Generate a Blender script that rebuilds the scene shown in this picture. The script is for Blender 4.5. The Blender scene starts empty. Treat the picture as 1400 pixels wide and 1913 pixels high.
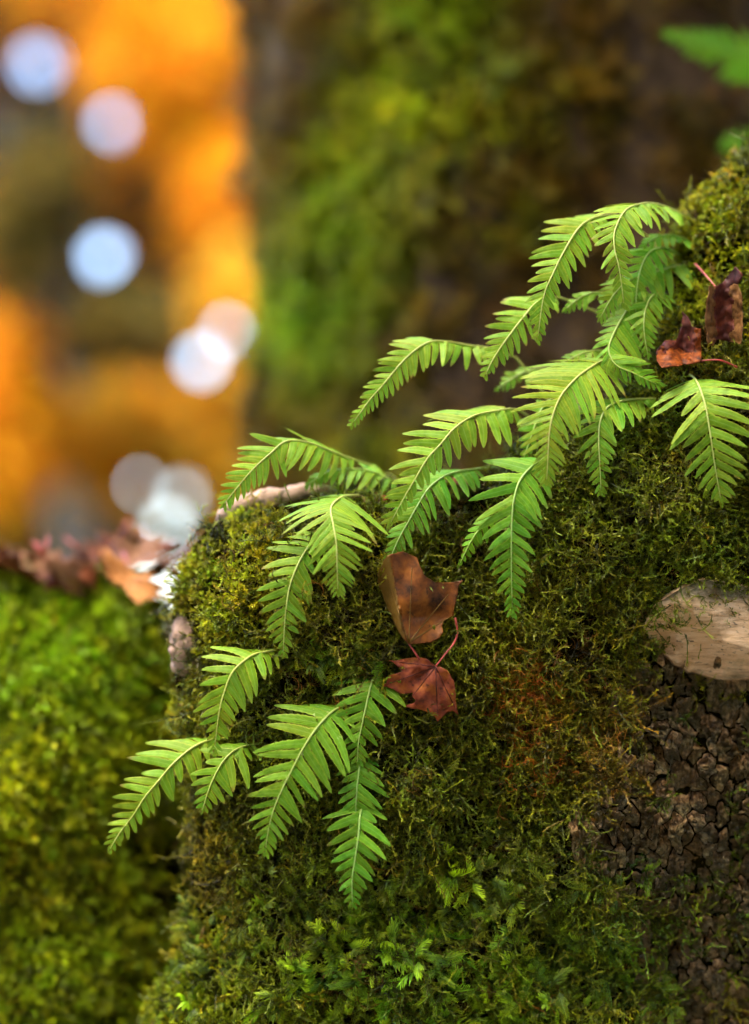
import bpy, math, random
import numpy as np
from mathutils import Vector, Matrix, geometry as mgeo

random.seed(7)
rng = np.random.default_rng(11)
scene = bpy.context.scene
COL = scene.collection

# ------------------------------------------------------------------ camera, sky, sun, exposure
CAMZ = 0.55
D = 0.958                      # distance of the plane in focus
MPP = 0.42 / 1400              # metres per photograph pixel in that plane
cam_d = bpy.data.cameras.new('camera')
cam_d.sensor_fit = 'HORIZONTAL'
cam_d.sensor_width = 26.305
cam_d.lens = 60.0
cam_d.clip_start = 0.02
cam_d.clip_end = 600
cam_d.dof.use_dof = True
cam_d.dof.focus_distance = D - 0.018
cam_d.dof.aperture_fstop = 1.68
cam = bpy.data.objects.new('camera', cam_d)
cam.location = (0, 0, CAMZ)
PITCH = math.radians(3.0)
cam.rotation_euler = (math.radians(90) + PITCH, 0, 0)
COL.objects.link(cam)
scene.camera = cam

SUN_EL, SUN_AZ = math.radians(67), math.radians(222)   # azimuth from +Y clockwise
sdir = Vector((math.sin(SUN_AZ) * math.cos(SUN_EL), math.cos(SUN_AZ) * math.cos(SUN_EL), math.sin(SUN_EL)))
world = bpy.data.worlds.new('World')
scene.world = world
world.use_nodes = True
wn = world.node_tree
bg = wn.nodes['Background']
sky = wn.nodes.new('ShaderNodeTexSky')
sky.sky_type = 'NISHITA'
sky.sun_disc = False
sky.sun_elevation = SUN_EL
sky.sun_rotation = SUN_AZ
sky.air_density = 0.8
sky.dust_density = 1.3
sky.ozone_density = 1.0
wn.links.new(sky.outputs[0], bg.inputs[0])
bg.inputs[1].default_value = 0.15
sun_d = bpy.data.lights.new('sun', 'SUN')
sun_d.energy = 1.5
sun_d.angle = math.radians(50)
sun_d.color = (1.0, 0.86, 0.62)
sun = bpy.data.objects.new('sun', sun_d)
sun.rotation_euler = (-sdir).to_track_quat('-Z', 'Y').to_euler()
sun.location = (0, 0, 8)
COL.objects.link(sun)
scene.view_settings.view_transform = 'Standard'
scene.view_settings.look = 'None'
scene.view_settings.gamma = 1
scene.view_settings.exposure = 3.5
scene.cycles.use_denoising = True
scene.cycles.use_adaptive_sampling = True
scene.cycles.adaptive_threshold = 0.022
scene.cycles.adaptive_min_samples = 20
scene.cycles.max_bounces = 4
scene.cycles.sample_clamp_indirect = 6

# ------------------------------------------------------------------ helpers
CP, SP = math.cos(PITCH), math.sin(PITCH)
def Pn(px, py, d):
    """points seen at photograph pixels (px, py), d metres behind the focus plane"""
    Y = D + d
    k = MPP * Y / D
    u = -(py - 956.5) * k
    return np.stack([(px - 700) * k, Y * CP - u * SP, CAMZ + Y * SP + u * CP], -1)

def P(px, py, d=0.0):
    return Vector(Pn(np.float64(px), np.float64(py), np.float64(d)))

def to_px(p):
    z = p[..., 2] - CAMZ
    Y = p[..., 1] * CP + z * SP
    u = -p[..., 1] * SP + z * CP
    k = MPP * Y / D
    return 700 + p[..., 0] / k, 956.5 - u / k

def _h(ix, iy, iz):
    n = (ix * 374761393 + iy * 668265263 + iz * 2147483647) & 0xFFFFFFFF
    n = ((n ^ (n >> 13)) * 1274126177) & 0xFFFFFFFF
    n = n ^ (n >> 16)
    return (n & 0xFFFF) / 65535.0 * 2 - 1

def vnoise(x, y, z=0.0):
    x, y, z = np.broadcast_arrays(np.asarray(x, float), np.asarray(y, float), np.asarray(z, float))
    ix, iy, iz = np.floor(x).astype(np.int64), np.floor(y).astype(np.int64), np.floor(z).astype(np.int64)
    fx, fy, fz = x - ix, y - iy, z - iz
    fx, fy, fz = (f * f * (3 - 2 * f) for f in (fx, fy, fz))
    r = 0
    for a in (0, 1):
        for b in (0, 1):
            for c in (0, 1):
                w = (fx if a else 1 - fx) * (fy if b else 1 - fy) * (fz if c else 1 - fz)
                r = r + w * _h(ix + a, iy + b, iz + c)
    return r

def fbm(x, y, z=0.0, o=3):
    r, a = 0, 1.0
    for k in range(o):
        r = r + a * vnoise(x * 2 ** k + 17.3 * k, y * 2 ** k + 5.1 * k, z * 2 ** k if np.ndim(z) else z)
        a *= 0.5
    return r

def sstep(a, b, x):
    t = np.clip((x - a) / (b - a), 0, 1)
    return t * t * (3 - 2 * t)

def mesh_from(name, verts, faces, smooth=True):
    me = bpy.data.meshes.new(name)
    me.from_pydata([tuple(v) for v in verts], [], faces)
    if smooth:
        me.polygons.foreach_set('use_smooth', [True] * len(me.polygons))
    me.update()
    return me

def attr(me, name, data, typ='FLOAT', dom='POINT'):
    a = me.attributes.new(name, typ, dom)
    key = {'FLOAT': 'value', 'FLOAT_VECTOR': 'vector', 'FLOAT_COLOR': 'color', 'INT': 'value'}[typ]
    a.data.foreach_set(key, np.asarray(data).ravel())

def link(name, me, mat=None, parent=None, loc=None):
    o = bpy.data.objects.new(name, me)
    COL.objects.link(o)
    if loc is not None:
        o.location = loc
    if mat is not None and me is not None and not me.materials:
        me.materials.append(mat)
    if parent is not None:
        o.parent = parent
        o.matrix_parent_inverse = WORLD[parent.name].inverted() if parent.name in WORLD else Matrix.Identity(4)
    WORLD[o.name] = Matrix.Translation(o.location) if loc is not None else Matrix.Identity(4)
    return o
WORLD = {}

def tag(o, label=None, cat=None, group=None, kind=None):
    for k, v in (('label', label), ('category', cat), ('group', group), ('kind', kind)):
        if v:
            o[k] = v
    return o

def empty(name, loc):
    o = link(name, None, loc=loc)
    o.empty_display_size = 0.02
    return o

def catmull(pts, n):
    p = np.array(pts, float)
    p = np.vstack([2 * p[0] - p[1], p, 2 * p[-1] - p[-2]])
    m = len(p) - 3
    out = []
    for q in np.linspace(0, m, n):
        i = min(int(q), m - 1)
        t = q - i
        a, b, c, d = p[i], p[i + 1], p[i + 2], p[i + 3]
        out.append(0.5 * ((2 * b) + (c - a) * t + (2 * a - 5 * b + 4 * c - d) * t * t + (3 * b - a - 3 * c + d) * t ** 3))
    return np.array(out)

def tube(pts, radii, sides=6):
    pts = np.asarray(pts, float)
    n = len(pts)
    T = np.gradient(pts, axis=0)
    T /= np.linalg.norm(T, axis=1, keepdims=True) + 1e-12
    ref = np.array([0.31, -0.9, 0.3])
    vs, fs = [], []
    for i in range(n):
        u = np.cross(T[i], ref); u /= np.linalg.norm(u) + 1e-9
        w = np.cross(T[i], u)
        for k in range(sides):
            a = 2 * math.pi * k / sides
            vs.append(pts[i] + radii[i] * (math.cos(a) * u + math.sin(a) * w))
    for i in range(n - 1):
        for k in range(sides):
            k2 = (k + 1) % sides
            fs.append((i * sides + k, i * sides + k2, (i + 1) * sides + k2, (i + 1) * sides + k))
    fs.append(tuple(range(sides))[::-1])
    fs.append(tuple((n - 1) * sides + k for k in range(sides)))
    return vs, fs

# ------------------------------------------------------------------ materials
def mat(name):
    m = bpy.data.materials.new(name)
    m.use_nodes = True
    nt = m.node_tree
    b = nt.nodes['Principled BSDF']
    return m, nt, b

def N(nt, typ, **kw):
    n = nt.nodes.new(typ)
    for k, v in kw.items():
        setattr(n, k, v)
    return n

def ramp(nt, src, stops):
    r = nt.nodes.new('ShaderNodeValToRGB')
    e = r.color_ramp.elements
    while len(e) < len(stops):
        e.new(0.5)
    for q, (p, c) in zip(e, stops):
        q.position = p
        q.color = (*c, 1)
    nt.links.new(src, r.inputs[0])
    return r.outputs[0]

def mix(nt, a, b, fac, blend='MIX'):
    m = nt.nodes.new('ShaderNodeMix')
    m.data_type = 'RGBA'
    m.blend_type = blend
    for s, v in ((m.inputs[6], a), (m.inputs[7], b), (m.inputs[0], fac)):
        if isinstance(v, (int, float)):
            s.default_value = v
        elif isinstance(v, tuple):
            s.default_value = (*v, 1)
        else:
            nt.links.new(v, s)
    return m.outputs[2]

def noise(nt, scale, detail=4, rough=0.55, vec=None, stretch=None, dist=0.0):
    t = nt.nodes.new('ShaderNodeTexNoise')
    t.inputs['Scale'].default_value = scale
    t.inputs['Detail'].default_value = detail
    t.inputs['Roughness'].default_value = rough
    t.inputs['Distortion'].default_value = dist
    if vec is None:
        vec = nt.nodes.new('ShaderNodeTexCoord').outputs['Object']
    if stretch:
        mp = nt.nodes.new('ShaderNodeMapping')
        mp.inputs['Scale'].default_value = stretch
        nt.links.new(vec, mp.inputs[0])
        vec = mp.outputs[0]
    nt.links.new(vec, t.inputs['Vector'])
    return t.outputs['Fac']

def bump(nt, b, h, strength=0.5, dist=0.002):
    n = nt.nodes.new('ShaderNodeBump')
    n.inputs['Strength'].default_value = strength
    n.inputs['Distance'].default_value = dist
    nt.links.new(h, n.inputs['Height'])
    nt.links.new(n.outputs[0], b.inputs['Normal'])

def translucent(nt, b, col, fac):
    out = nt.nodes['Material Output']
    t = nt.nodes.new('ShaderNodeBsdfTranslucent')
    nt.links.new(col, t.inputs[0])
    m = nt.nodes.new('ShaderNodeMixShader')
    m.inputs[0].default_value = fac
    nt.links.new(b.outputs[0], m.inputs[1])
    nt.links.new(t.outputs[0], m.inputs[2])
    nt.links.new(m.outputs[0], out.inputs[0])

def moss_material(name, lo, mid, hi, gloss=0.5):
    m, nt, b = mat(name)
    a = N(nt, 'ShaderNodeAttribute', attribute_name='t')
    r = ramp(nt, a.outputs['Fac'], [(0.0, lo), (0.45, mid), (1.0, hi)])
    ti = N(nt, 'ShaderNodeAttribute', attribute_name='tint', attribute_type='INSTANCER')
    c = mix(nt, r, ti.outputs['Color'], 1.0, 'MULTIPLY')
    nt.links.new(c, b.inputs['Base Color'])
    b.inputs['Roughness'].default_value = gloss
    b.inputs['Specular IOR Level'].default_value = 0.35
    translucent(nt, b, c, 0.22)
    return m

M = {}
M['moss'] = moss_material('moss_strands', (.013, .009, .003), (.050, .048, .005), (.36, .36, .022))  # old brown strand bases, darkened further to add shade between strands
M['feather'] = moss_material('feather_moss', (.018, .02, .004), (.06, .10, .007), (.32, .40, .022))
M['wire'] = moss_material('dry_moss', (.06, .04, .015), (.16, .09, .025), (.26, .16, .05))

m, nt, b = mat('soil_under_moss')  # dark soil, lowered further so the moss gaps read as shadow
nz = noise(nt, 60, 6)
nt.links.new(ramp(nt, nz, [(0.3, (.006, .005, .001)), (0.7, (.022, .017, .003))]), b.inputs['Base Color'])
b.inputs['Roughness'].default_value = 0.95
b.inputs['Specular IOR Level'].default_value = 0.0
bump(nt, b, noise(nt, 500, 5), 1.0, 0.006)
M['soil'] = m

m, nt, b = mat('bark')
nz = noise(nt, 190, 8, 0.75)
n2 = noise(nt, 520, 6, 0.75, stretch=(.6, 1, 2.4))
c = ramp(nt, nz, [(0.36, (.06, .032, .012)), (0.5, (.34, .19, .075)), (0.64, (.78, .50, .24))])
n3 = noise(nt, 35, 3)
c = mix(nt, c, ramp(nt, n2, [(0.3, (.05, .05, .015)), (0.7, (.17, .15, .05))]), ramp(nt, n3, [(0.45, (0, 0, 0)), (0.62, (.75, .75, .75))]))
vo = N(nt, 'ShaderNodeTexVoronoi', feature='DISTANCE_TO_EDGE')
vo.inputs['Scale'].default_value = 150
vm = N(nt, 'ShaderNodeMapping'); vm.inputs['Scale'].default_value = (1.3, 1, .8)
vd = N(nt, 'ShaderNodeTexNoise'); vd.inputs['Scale'].default_value = 120
vt = N(nt, 'ShaderNodeTexCoord')
geo = N(nt, 'ShaderNodeNewGeometry')
nt.links.new(geo.outputs['Position'], vd.inputs['Vector'])
va = mix(nt, geo.outputs['Position'], vd.outputs['Color'], .012)
nt.links.new(va, vm.inputs[0]); nt.links.new(vm.outputs[0], vo.inputs['Vector'])
cr = ramp(nt, vo.outputs['Distance'], [(.0, (.12, .12, .12)), (.09, (1, 1, 1))])
c = mix(nt, c, cr, .5, 'MULTIPLY')
oi = N(nt, 'ShaderNodeObjectInfo')
c = mix(nt, c, ramp(nt, oi.outputs['Random'], [(0, (.75, .72, .66)), (0.7, (1, .96, .92)), (1, (1.35, 1.3, 1.2))]), 1.0, 'MULTIPLY')
nt.links.new(c, b.inputs['Base Color'])
b.inputs['Roughness'].default_value = 0.62
bump(nt, b, mix(nt, mix(nt, nz, n2, 0.5), cr, .5), 1.0, 0.008)
M['bark'] = m

m, nt, b = mat('bare_wood')
g = noise(nt, 150, 8, 0.75, stretch=(0.25, 1, 3.0), dist=0.4)
sp = noise(nt, 420, 4, 0.6, stretch=(.5, 1, 1))
lich = noise(nt, 48, 6, 0.7)
c = ramp(nt, g, [(0.34, (.38, .22, .115)), (0.46, (.74, .47, .26)), (0.64, (.86, .60, .37))])
c = mix(nt, c, (.07, .05, .03), ramp(nt, sp, [(0.60, (0, 0, 0)), (0.68, (.8, .8, .8))]))
ta = N(nt, 'ShaderNodeAttribute', attribute_name='rimness')
c = mix(nt, c, ramp(nt, sp, [(.35, (.09, .08, .03)), (.7, (.26, .2, .12))]),
        ramp(nt, mix(nt, ta.outputs['Fac'], lich, 0.5), [(0.42, (0, 0, 0)), (0.60, (1, 1, 1))]))
nt.links.new(c, b.inputs['Base Color'])
b.inputs['Roughness'].default_value = 0.7
bump(nt, b, mix(nt, g, sp, 0.4), 1.0, 0.003)
M['wood'] = m

m, nt, b = mat('pinkish_bark')
nz = noise(nt, 70, 6, 0.7)
c = ramp(nt, nz, [(0.3, (.16, .10, .07)), (0.55, (.42, .27, .20)), (0.75, (.55, .38, .29))])
c = mix(nt, c, (.06, .05, .02), ramp(nt, noise(nt, 160, 4), [(0.55, (0, 0, 0)), (0.66, (.9, .9, .9))]))
nt.links.new(c, b.inputs['Base Color'])
b.inputs['Roughness'].default_value = 0.8
bump(nt, b, nz, 0.9, 0.003)
M['pink'] = m

m, nt, b = mat('far_bark')
nz = noise(nt, 9, 6, 0.6, stretch=(1, 1, .45))
c = ramp(nt, nz, [(0.3, (.016, .007, .001)), (0.52, (.042, .019, .003)), (0.74, (.085, .040, .008))])
ga = N(nt, 'ShaderNodeAttribute', attribute_name='grey')
c = mix(nt, c, (.26, .19, .14), ga.outputs['Fac'])
nt.links.new(c, b.inputs['Base Color'])
b.inputs['Roughness'].default_value = 0.85
bump(nt, b, nz, 1.0, 0.02)
M['far_bark'] = m

m, nt, b = mat('dark_wet_bark')  # evenly darker bark, lightly mottled
nt.links.new(ramp(nt, noise(nt, 6, 5), [(.3, (.010, .008, .004)), (.7, (.035, .026, .010))]), b.inputs['Base Color'])
b.inputs['Roughness'].default_value = 0.8
M['dark_bark'] = m

def leaf_green(name):
    m, nt, b = mat(name)
    uv = N(nt, 'ShaderNodeUVMap')
    sep = N(nt, 'ShaderNodeSeparateXYZ')
    nt.links.new(uv.outputs[0], sep.inputs[0])
    oi = N(nt, 'ShaderNodeObjectInfo')
    nz = noise(nt, 260, 4)
    base = ramp(nt, nz, [(.3, (.125, .27, .010)), (.7, (.215, .385, .016))])
    # yellower leaf margin and tip, paler midrib
    av = N(nt, 'ShaderNodeMath', operation='ABSOLUTE')
    nt.links.new(sep.outputs[1], av.inputs[0])
    edge = ramp(nt, av.outputs[0], [(.72, (0, 0, 0)), (1.0, (.75, .75, .75))])
    base = mix(nt, base, (.42, .48, .04), edge)
    rib = ramp(nt, av.outputs[0], [(.03, (.45, .45, .45)), (.13, (0, 0, 0))])
    base = mix(nt, base, (.30, .46, .10), rib)
    tip = ramp(nt, sep.outputs[0], [(.7, (0, 0, 0)), (1.0, (.4, .4, .4))])
    base = mix(nt, base, (.30, .42, .045), tip)
    brn = mix(nt, ramp(nt, sep.outputs[0], [(.80, (0, 0, 0)), (.98, (1, 1, 1))]), ramp(nt, oi.outputs['Random'], [(.80, (0, 0, 0)), (.86, (.9, .9, .9))]), 1.0, 'MULTIPLY')
    base = mix(nt, base, (.22, .13, .03), brn)
    dk = noise(nt, 95, 5, .7)
    base = mix(nt, base, (.10, .17, .012), ramp(nt, dk, [(.58, (0, 0, 0)), (.70, (.7, .7, .7))]))
    base = mix(nt, base, (.16, .08, .02), ramp(nt, noise(nt, 520, 2), [(.70, (0, 0, 0)), (.74, (.8, .8, .8))]))
    # small pale blisters
    sp = noise(nt, 330, 2, 0.5)
    spa = N(nt, 'ShaderNodeAttribute', attribute_name='spots')
    spm = mix(nt, ramp(nt, sp, [(.64, (0, 0, 0)), (.68, (1, 1, 1))]), spa.outputs['Color'], 1.0, 'MULTIPLY')
    base = mix(nt, base, (.62, .66, .28), spm)
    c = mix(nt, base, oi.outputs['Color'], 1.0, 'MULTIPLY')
    nt.links.new(c, b.inputs['Base Color'])
    b.inputs['Roughness'].default_value = 0.5
    b.inputs['Specular IOR Level'].default_value = 0.22
    # side veins
    vv = N(nt, 'ShaderNodeMath', operation='MULTIPLY_ADD')
    nt.links.new(av.outputs[0], vv.inputs[0]); vv.inputs[1].default_value = -0.22
    nt.links.new(sep.outputs[0], vv.inputs[2])
    wv = N(nt, 'ShaderNodeMath', operation='MULTIPLY')
    nt.links.new(vv.outputs[0], wv.inputs[0]); wv.inputs[1].default_value = 62.0
    sn = N(nt, 'ShaderNodeMath', operation='SINE')
    nt.links.new(wv.outputs[0], sn.inputs[0])
    bump(nt, b, mix(nt, sn.outputs[0], nz, 0.5), 0.18, 0.0006)
    translucent(nt, b, c, 0.28)
    return m
M['leaf'] = leaf_green('fern_leaflet')

m, nt, b = mat('fern_stem')
oi = N(nt, 'ShaderNodeObjectInfo')
nt.links.new(mix(nt, (.40, .46, .10), oi.outputs['Color'], 1.0, 'MULTIPLY'), b.inputs['Base Color'])
b.inputs['Roughness'].default_value = 0.5
M['stem'] = m

def dead_leaf(name, dark, main, warm, gloss=0.38, k=38):
    m, nt, b = mat(name)
    nz = noise(nt, k, 6, 0.65)
    n2 = noise(nt, k * 2.2, 4, 0.6)
    c = ramp(nt, nz, [(.32, dark), (.5, main), (.68, warm)])
    c = mix(nt, c, (.025, .012, .006), ramp(nt, n2, [(.60, (0, 0, 0)), (.70, (.8, .8, .8))]))
    nt.links.new(c, b.inputs['Base Color'])
    b.inputs['Roughness'].default_value = gloss
    b.inputs['Specular IOR Level'].default_value = 0.18
    v = noise(nt, 300, 5, 0.6)
    bump(nt, b, mix(nt, v, nz, 0.4), 0.5, 0.0012)
    translucent(nt, b, c, 0.12)
    return m
M['leaf_brown'] = dead_leaf('dead_leaf_brown', (.022, .008, .003), (.14, .042, .006), (.27, .09, .010), .5, 85)  # brown darkened further to carry the shade of the fern above
M['leaf_olive'] = dead_leaf('dead_leaf_olive', (.06, .03, .006), (.14, .075, .012), (.2, .11, .02), 0.5)
M['leaf_red'] = dead_leaf('dead_leaf_red', (.07, .018, .012), (.24, .052, .022), (.38, .12, .016), 0.55, 120)
M['leaf_maroon'] = dead_leaf('dead_leaf_maroon', (.035, .010, .010), (.09, .022, .018), (.20, .05, .02), 0.55, 110)
M['leaf_tan'] = dead_leaf('dead_leaf_tan', (.22, .09, .03), (.48, .20, .06), (.62, .30, .10), 0.6)
M['leaf_mauve'] = dead_leaf('dead_leaf_mauve', (.09, .04, .02), (.22, .10, .05), (.34, .17, .09), 0.6)
M['leaf_dark'] = dead_leaf('dead_leaf_dark', (.04, .012, .006), (.12, .03, .010), (.2, .06, .02), 0.6)
M['leaf_crust'] = dead_leaf('dead_leaf_crust', (.05, .022, .010), (.17, .075, .022), (.26, .13, .045), 0.7, 220)
M['leaf_orange'] = dead_leaf('dead_leaf_orange', (.03, .008, .004), (.20, .045, .008), (.42, .11, .012), 0.5, 260)
m, nt, b = mat('red_leaf_stalk')
nt.links.new(ramp(nt, noise(nt, 120, 3), [(.3, (.25, .03, .02)), (.7, (.5, .07, .06))]), b.inputs['Base Color'])
b.inputs['Roughness'].default_value = 0.4
M['stalk'] = m

def canopy_leaf(name):
    m, nt, b = mat(name)
    a = N(nt, 'ShaderNodeAttribute', attribute_name='leafcol')
    nt.links.new(a.outputs['Color'], b.inputs['Base Color'])
    b.inputs['Roughness'].default_value = 0.6
    b.inputs['Specular IOR Level'].default_value = 0.08
    translucent(nt, b, a.outputs['Color'], 0.5)
    return m
M['canopy'] = canopy_leaf('autumn_leaves')
m, nt, b = mat('forest_floor')
nz = noise(nt, 2.2, 8, 0.7)
nt.links.new(ramp(nt, nz, [(.3, (.03, .026, .008)), (.5, (.08, .06, .015)), (.66, (.22, .11, .02))]), b.inputs['Base Color'])
b.inputs['Roughness'].default_value = 0.9
bump(nt, b, nz, 0.8, 0.05)
M['floor'] = m

# ------------------------------------------------------------------ ground
n = 90
gx = np.sinh(np.linspace(-5.2, 5.2, n)) * 1.4
X, Yg = np.meshgrid(gx, gx + 2)
Z = 0.10 * fbm(X * .35, Yg * .35, 3.0) * np.clip((np.hypot(X, Yg - 1)) / 6, 0.1, 1.0)
vs = np.stack([X, Yg, Z], -1).reshape(-1, 3)
fs = [(j * n + i, j * n + i + 1, (j + 1) * n + i + 1, (j + 1) * n + i) for j in range(n - 1) for i in range(n - 1)]
g = link('ground', mesh_from('ground', vs, fs), M['floor'])
tag(g, 'brown forest floor covered in leaf litter behind the mossy log', 'ground', kind='structure')

# ------------------------------------------------------------------ inflated bodies: stump, log
class Body:
    def __init__(s, bnd, c, de, H, Hb, R, bumps, extra=None, seed=0.0):
        p = catmull(list(bnd) + [bnd[0]], 700)[:-1]
        s.b, s.c, s.de, s.H, s.Hb, s.R, s.bumps, s.extra, s.seed = p, np.array(c, float), de, H, Hb, R, bumps, extra, seed
        a = np.arctan2(p[:, 1] - c[1], p[:, 0] - c[0])
        o = np.argsort(a)
        s.ang, s.rad = a[o], np.hypot(p[o, 0] - c[0], p[o, 1] - c[1])
    def reach(s, th):
        th = (th + math.pi) % (2 * math.pi) - math.pi
        return np.interp(th, s.ang, s.rad, period=2 * math.pi)
    def dist(s, px, py):
        q = np.stack([px, py], -1).reshape(-1, 2)
        out = np.empty(len(q))
        for k in range(0, len(q), 8000):
            out[k:k + 8000] = np.sqrt(((q[k:k + 8000, None] - s.b[None]) ** 2).sum(-1)).min(1)
        return out.reshape(np.shape(px))
    def inside(s, px, py):
        return np.hypot(px - s.c[0], py - s.c[1]) < s.reach(np.arctan2(py - s.c[1], px - s.c[0]))
    def front(s, px, py):
        """depth (m behind focus) of the front surface"""
        t = np.clip(s.dist(px, py) * MPP / s.R, 0, 1)
        f = np.sqrt(np.maximum(0, 1 - (1 - t) ** 2))
        d = s.de - s.H * f
        x, y = px * MPP, py * MPP
        k = 0.25 + 0.75 * t
        for amp, sc in s.bumps:
            d = d + k * amp * fbm(x / sc, y / sc, 4.7 + s.seed, 2)
        if s.extra:
            d = d + s.extra(px, py) * k
        return d
    def back(s, px, py):
        t = np.clip(s.dist(px, py) * MPP / (s.R * 2.5), 0, 1)
        return s.de + s.Hb * np.sqrt(np.maximum(0, 1 - (1 - t) ** 2)) + 0.002
    def mesh(s, name, na=420, ns=110):
        th = np.linspace(-math.pi, math.pi, na, endpoint=False)
        vs, fs = [], []
        for side in (0, 1):
            m_ = ns if side == 0 else 24
            u = 1 - (1 - np.linspace(0, 1, m_)) ** 1.6
            TH, U = np.meshgrid(th, u)
            r = s.reach(TH) * U
            px, py = s.c[0] + r * np.cos(TH), s.c[1] + r * np.sin(TH)
            d = s.front(px, py) if side == 0 else s.back(px, py)
            o = len(vs)
            vs += list(Pn(px, py, d).reshape(-1, 3))
            for j in range(m_ - 1):
                for i in range(na):
                    i2 = (i + 1) % na
                    q = (o + j * na + i, o + j * na + i2, o + (j + 1) * na + i2, o + (j + 1) * na + i)
                    fs.append(q if side == 0 else q[::-1])
            if side == 0:
                edge0 = (m_ - 1) * na
            else:
                e1 = o + (m_ - 1) * na
                for i in range(na):
                    i2 = (i + 1) % na
                    fs.append((edge0 + i, edge0 + i2, e1 + i2, e1 + i))
        return mesh_from(name, vs, fs)
    def sample(s, n, box, dens=None):
        """n random front points in px box -> px, py, pos, normal"""
        px = rng.uniform(box[0], box[2], n); py = rng.uniform(box[1], box[3], n)
        k = s.inside(px, py)
        if dens is not None:
            k &= rng.random(n) < dens(px, py)
        px, py = px[k], py[k]
        # more points where the surface turns away
        e = 3.0
        p0 = Pn(px, py, s.front(px, py))
        p1 = Pn(px + e, py, s.front(px + e, py)); p2 = Pn(px, py + e, s.front(px, py + e))
        nn = np.cross(p2 - p0, p1 - p0)
        nn /= np.linalg.norm(nn, axis=1, keepdims=True) + 1e-12
        nn[nn[:, 1] > 0] *= -1
        return px, py, p0, nn

def stump_extra(px, py):
    return (0.035 * sstep(820, 450, py) + 0.018 * sstep(1350, 2000, py)
            + 0.012 * sstep(1150, 1300, px) * sstep(1150, 1350, py)
            - 0.012 * np.exp(-((px - 560) / 200) ** 2 - ((py - 1080) / 120) ** 2)
            - 0.010 * np.exp(-((px - 1150) / 160) ** 2 - ((py - 900) / 120) ** 2))

stump = Body([(120, 2850), (230, 2250), (285, 1930), (325, 1820), (352, 1720), (362, 1600), (366, 1500), (352, 1400),
              (330, 1300), (322, 1200), (328, 1120), (348, 1045), (398, 975), (450, 945), (560, 925), (680, 918), (800, 912),
              (890, 893), (960, 848), (1040, 790), (1130, 745), (1195, 670), (1222, 570), (1252, 470), (1306, 380),
              (1366, 315), (1440, 258), (1560, 180), (1750, 150), (1950, 260), (2120, 520), (2220, 1000), (2280, 1800), (2420, 2850)],
             (1330, 1400), 0.055, 0.060, 0.26, 0.085, [(0.010, 0.055), (0.0115, 0.026)], stump_extra)
log = Body([(-1300, 2850), (-1200, 1500), (-900, 1020), (-400, 1030), (-150, 1062), (0, 1082), (120, 1090), (220, 1105),
            (290, 1150), (325, 1230), (345, 1330), (372, 1420), (380, 1520), (375, 1610), (370, 1680), (375, 1750), (390, 1820), (430, 2000), (480, 2850)],
           (-300, 1750), 0.22, 0.10, 0.35, 0.13, [(0.022, 0.09), (0.016, 0.035)], None, 9.0)

st = empty('mossy_stump', P(1200, 2700, 0.15))
tag(st, 'moss covered tree stump with ferns growing on its ledge', 'tree stump')
trunk = link('trunk', stump.mesh('trunk'), M['soil'], st)

lg = link('mossy_log', log.mesh('mossy_log', 300, 60), M['soil'])
tag(lg, 'blurred green mossy log beside the fern covered stump', 'log')

# ------------------------------------------------------------------ bark plates (Voronoi cells) on the stump's right flank
barkpoly = np.array([(1215, 1215), (1260, 1250), (1330, 1275), (1400, 1270), (1520, 1240), (1540, 2000), (1230, 2000), (1235, 1900), (1215, 1800),
                     (1140, 1650), (1100, 1560), (1120, 1490), (1165, 1430), (1175, 1330), (1190, 1260)], float)
def in_poly(px, py, poly):
    r = np.zeros(np.shape(px), bool)
    j = len(poly) - 1
    for i in range(len(poly)):
        xi, yi = poly[i]; xj, yj = poly[j]
        r ^= ((yi > py) != (yj > py)) & (px < (xj - xi) * (py - yi) / (yj - yi + 1e-12) + xi)
        j = i
    return r
def bark_mask(px, py):
    c = in_poly(px, py, barkpoly).astype(float)
    return c
seeds = []
tries = 0
while len(seeds) < 270 and tries < 20000:
    tries += 1
    q = (random.uniform(1090, 1540), random.uniform(1210, 2000))
    if not in_poly(np.array(q[0]), np.array(q[1]), barkpoly):
        continue
    rr = random.choice((24, 36, 52, 70)) + 8 * sstep(1600, 1900, q[1])
    if all(((q[0] - s[0]) * 1.55) ** 2 + ((q[1] - s[1]) * .78) ** 2 > max(rr, s[2] * .75) ** 2 for s in seeds):
        seeds.append((*q, rr))
def clip_half(poly, a, b):
    mx, my = (a[0] + b[0]) / 2, (a[1] + b[1]) / 2
    nx, ny = b[0] - a[0], b[1] - a[1]
    out = []
    for i in range(len(poly)):
        p, q = poly[i], poly[(i + 1) % len(poly)]
        dp = (p[0] - mx) * nx + (p[1] - my) * ny
        dq = (q[0] - mx) * nx + (q[1] - my) * ny
        if dp <= 0:
            out.append(p)
        if (dp < 0) != (dq < 0) and abs(dp - dq) > 1e-9:
            t = dp / (dp - dq)
            out.append((p[0] + t * (q[0] - p[0]), p[1] + t * (q[1] - p[1])))
    return out
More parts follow.
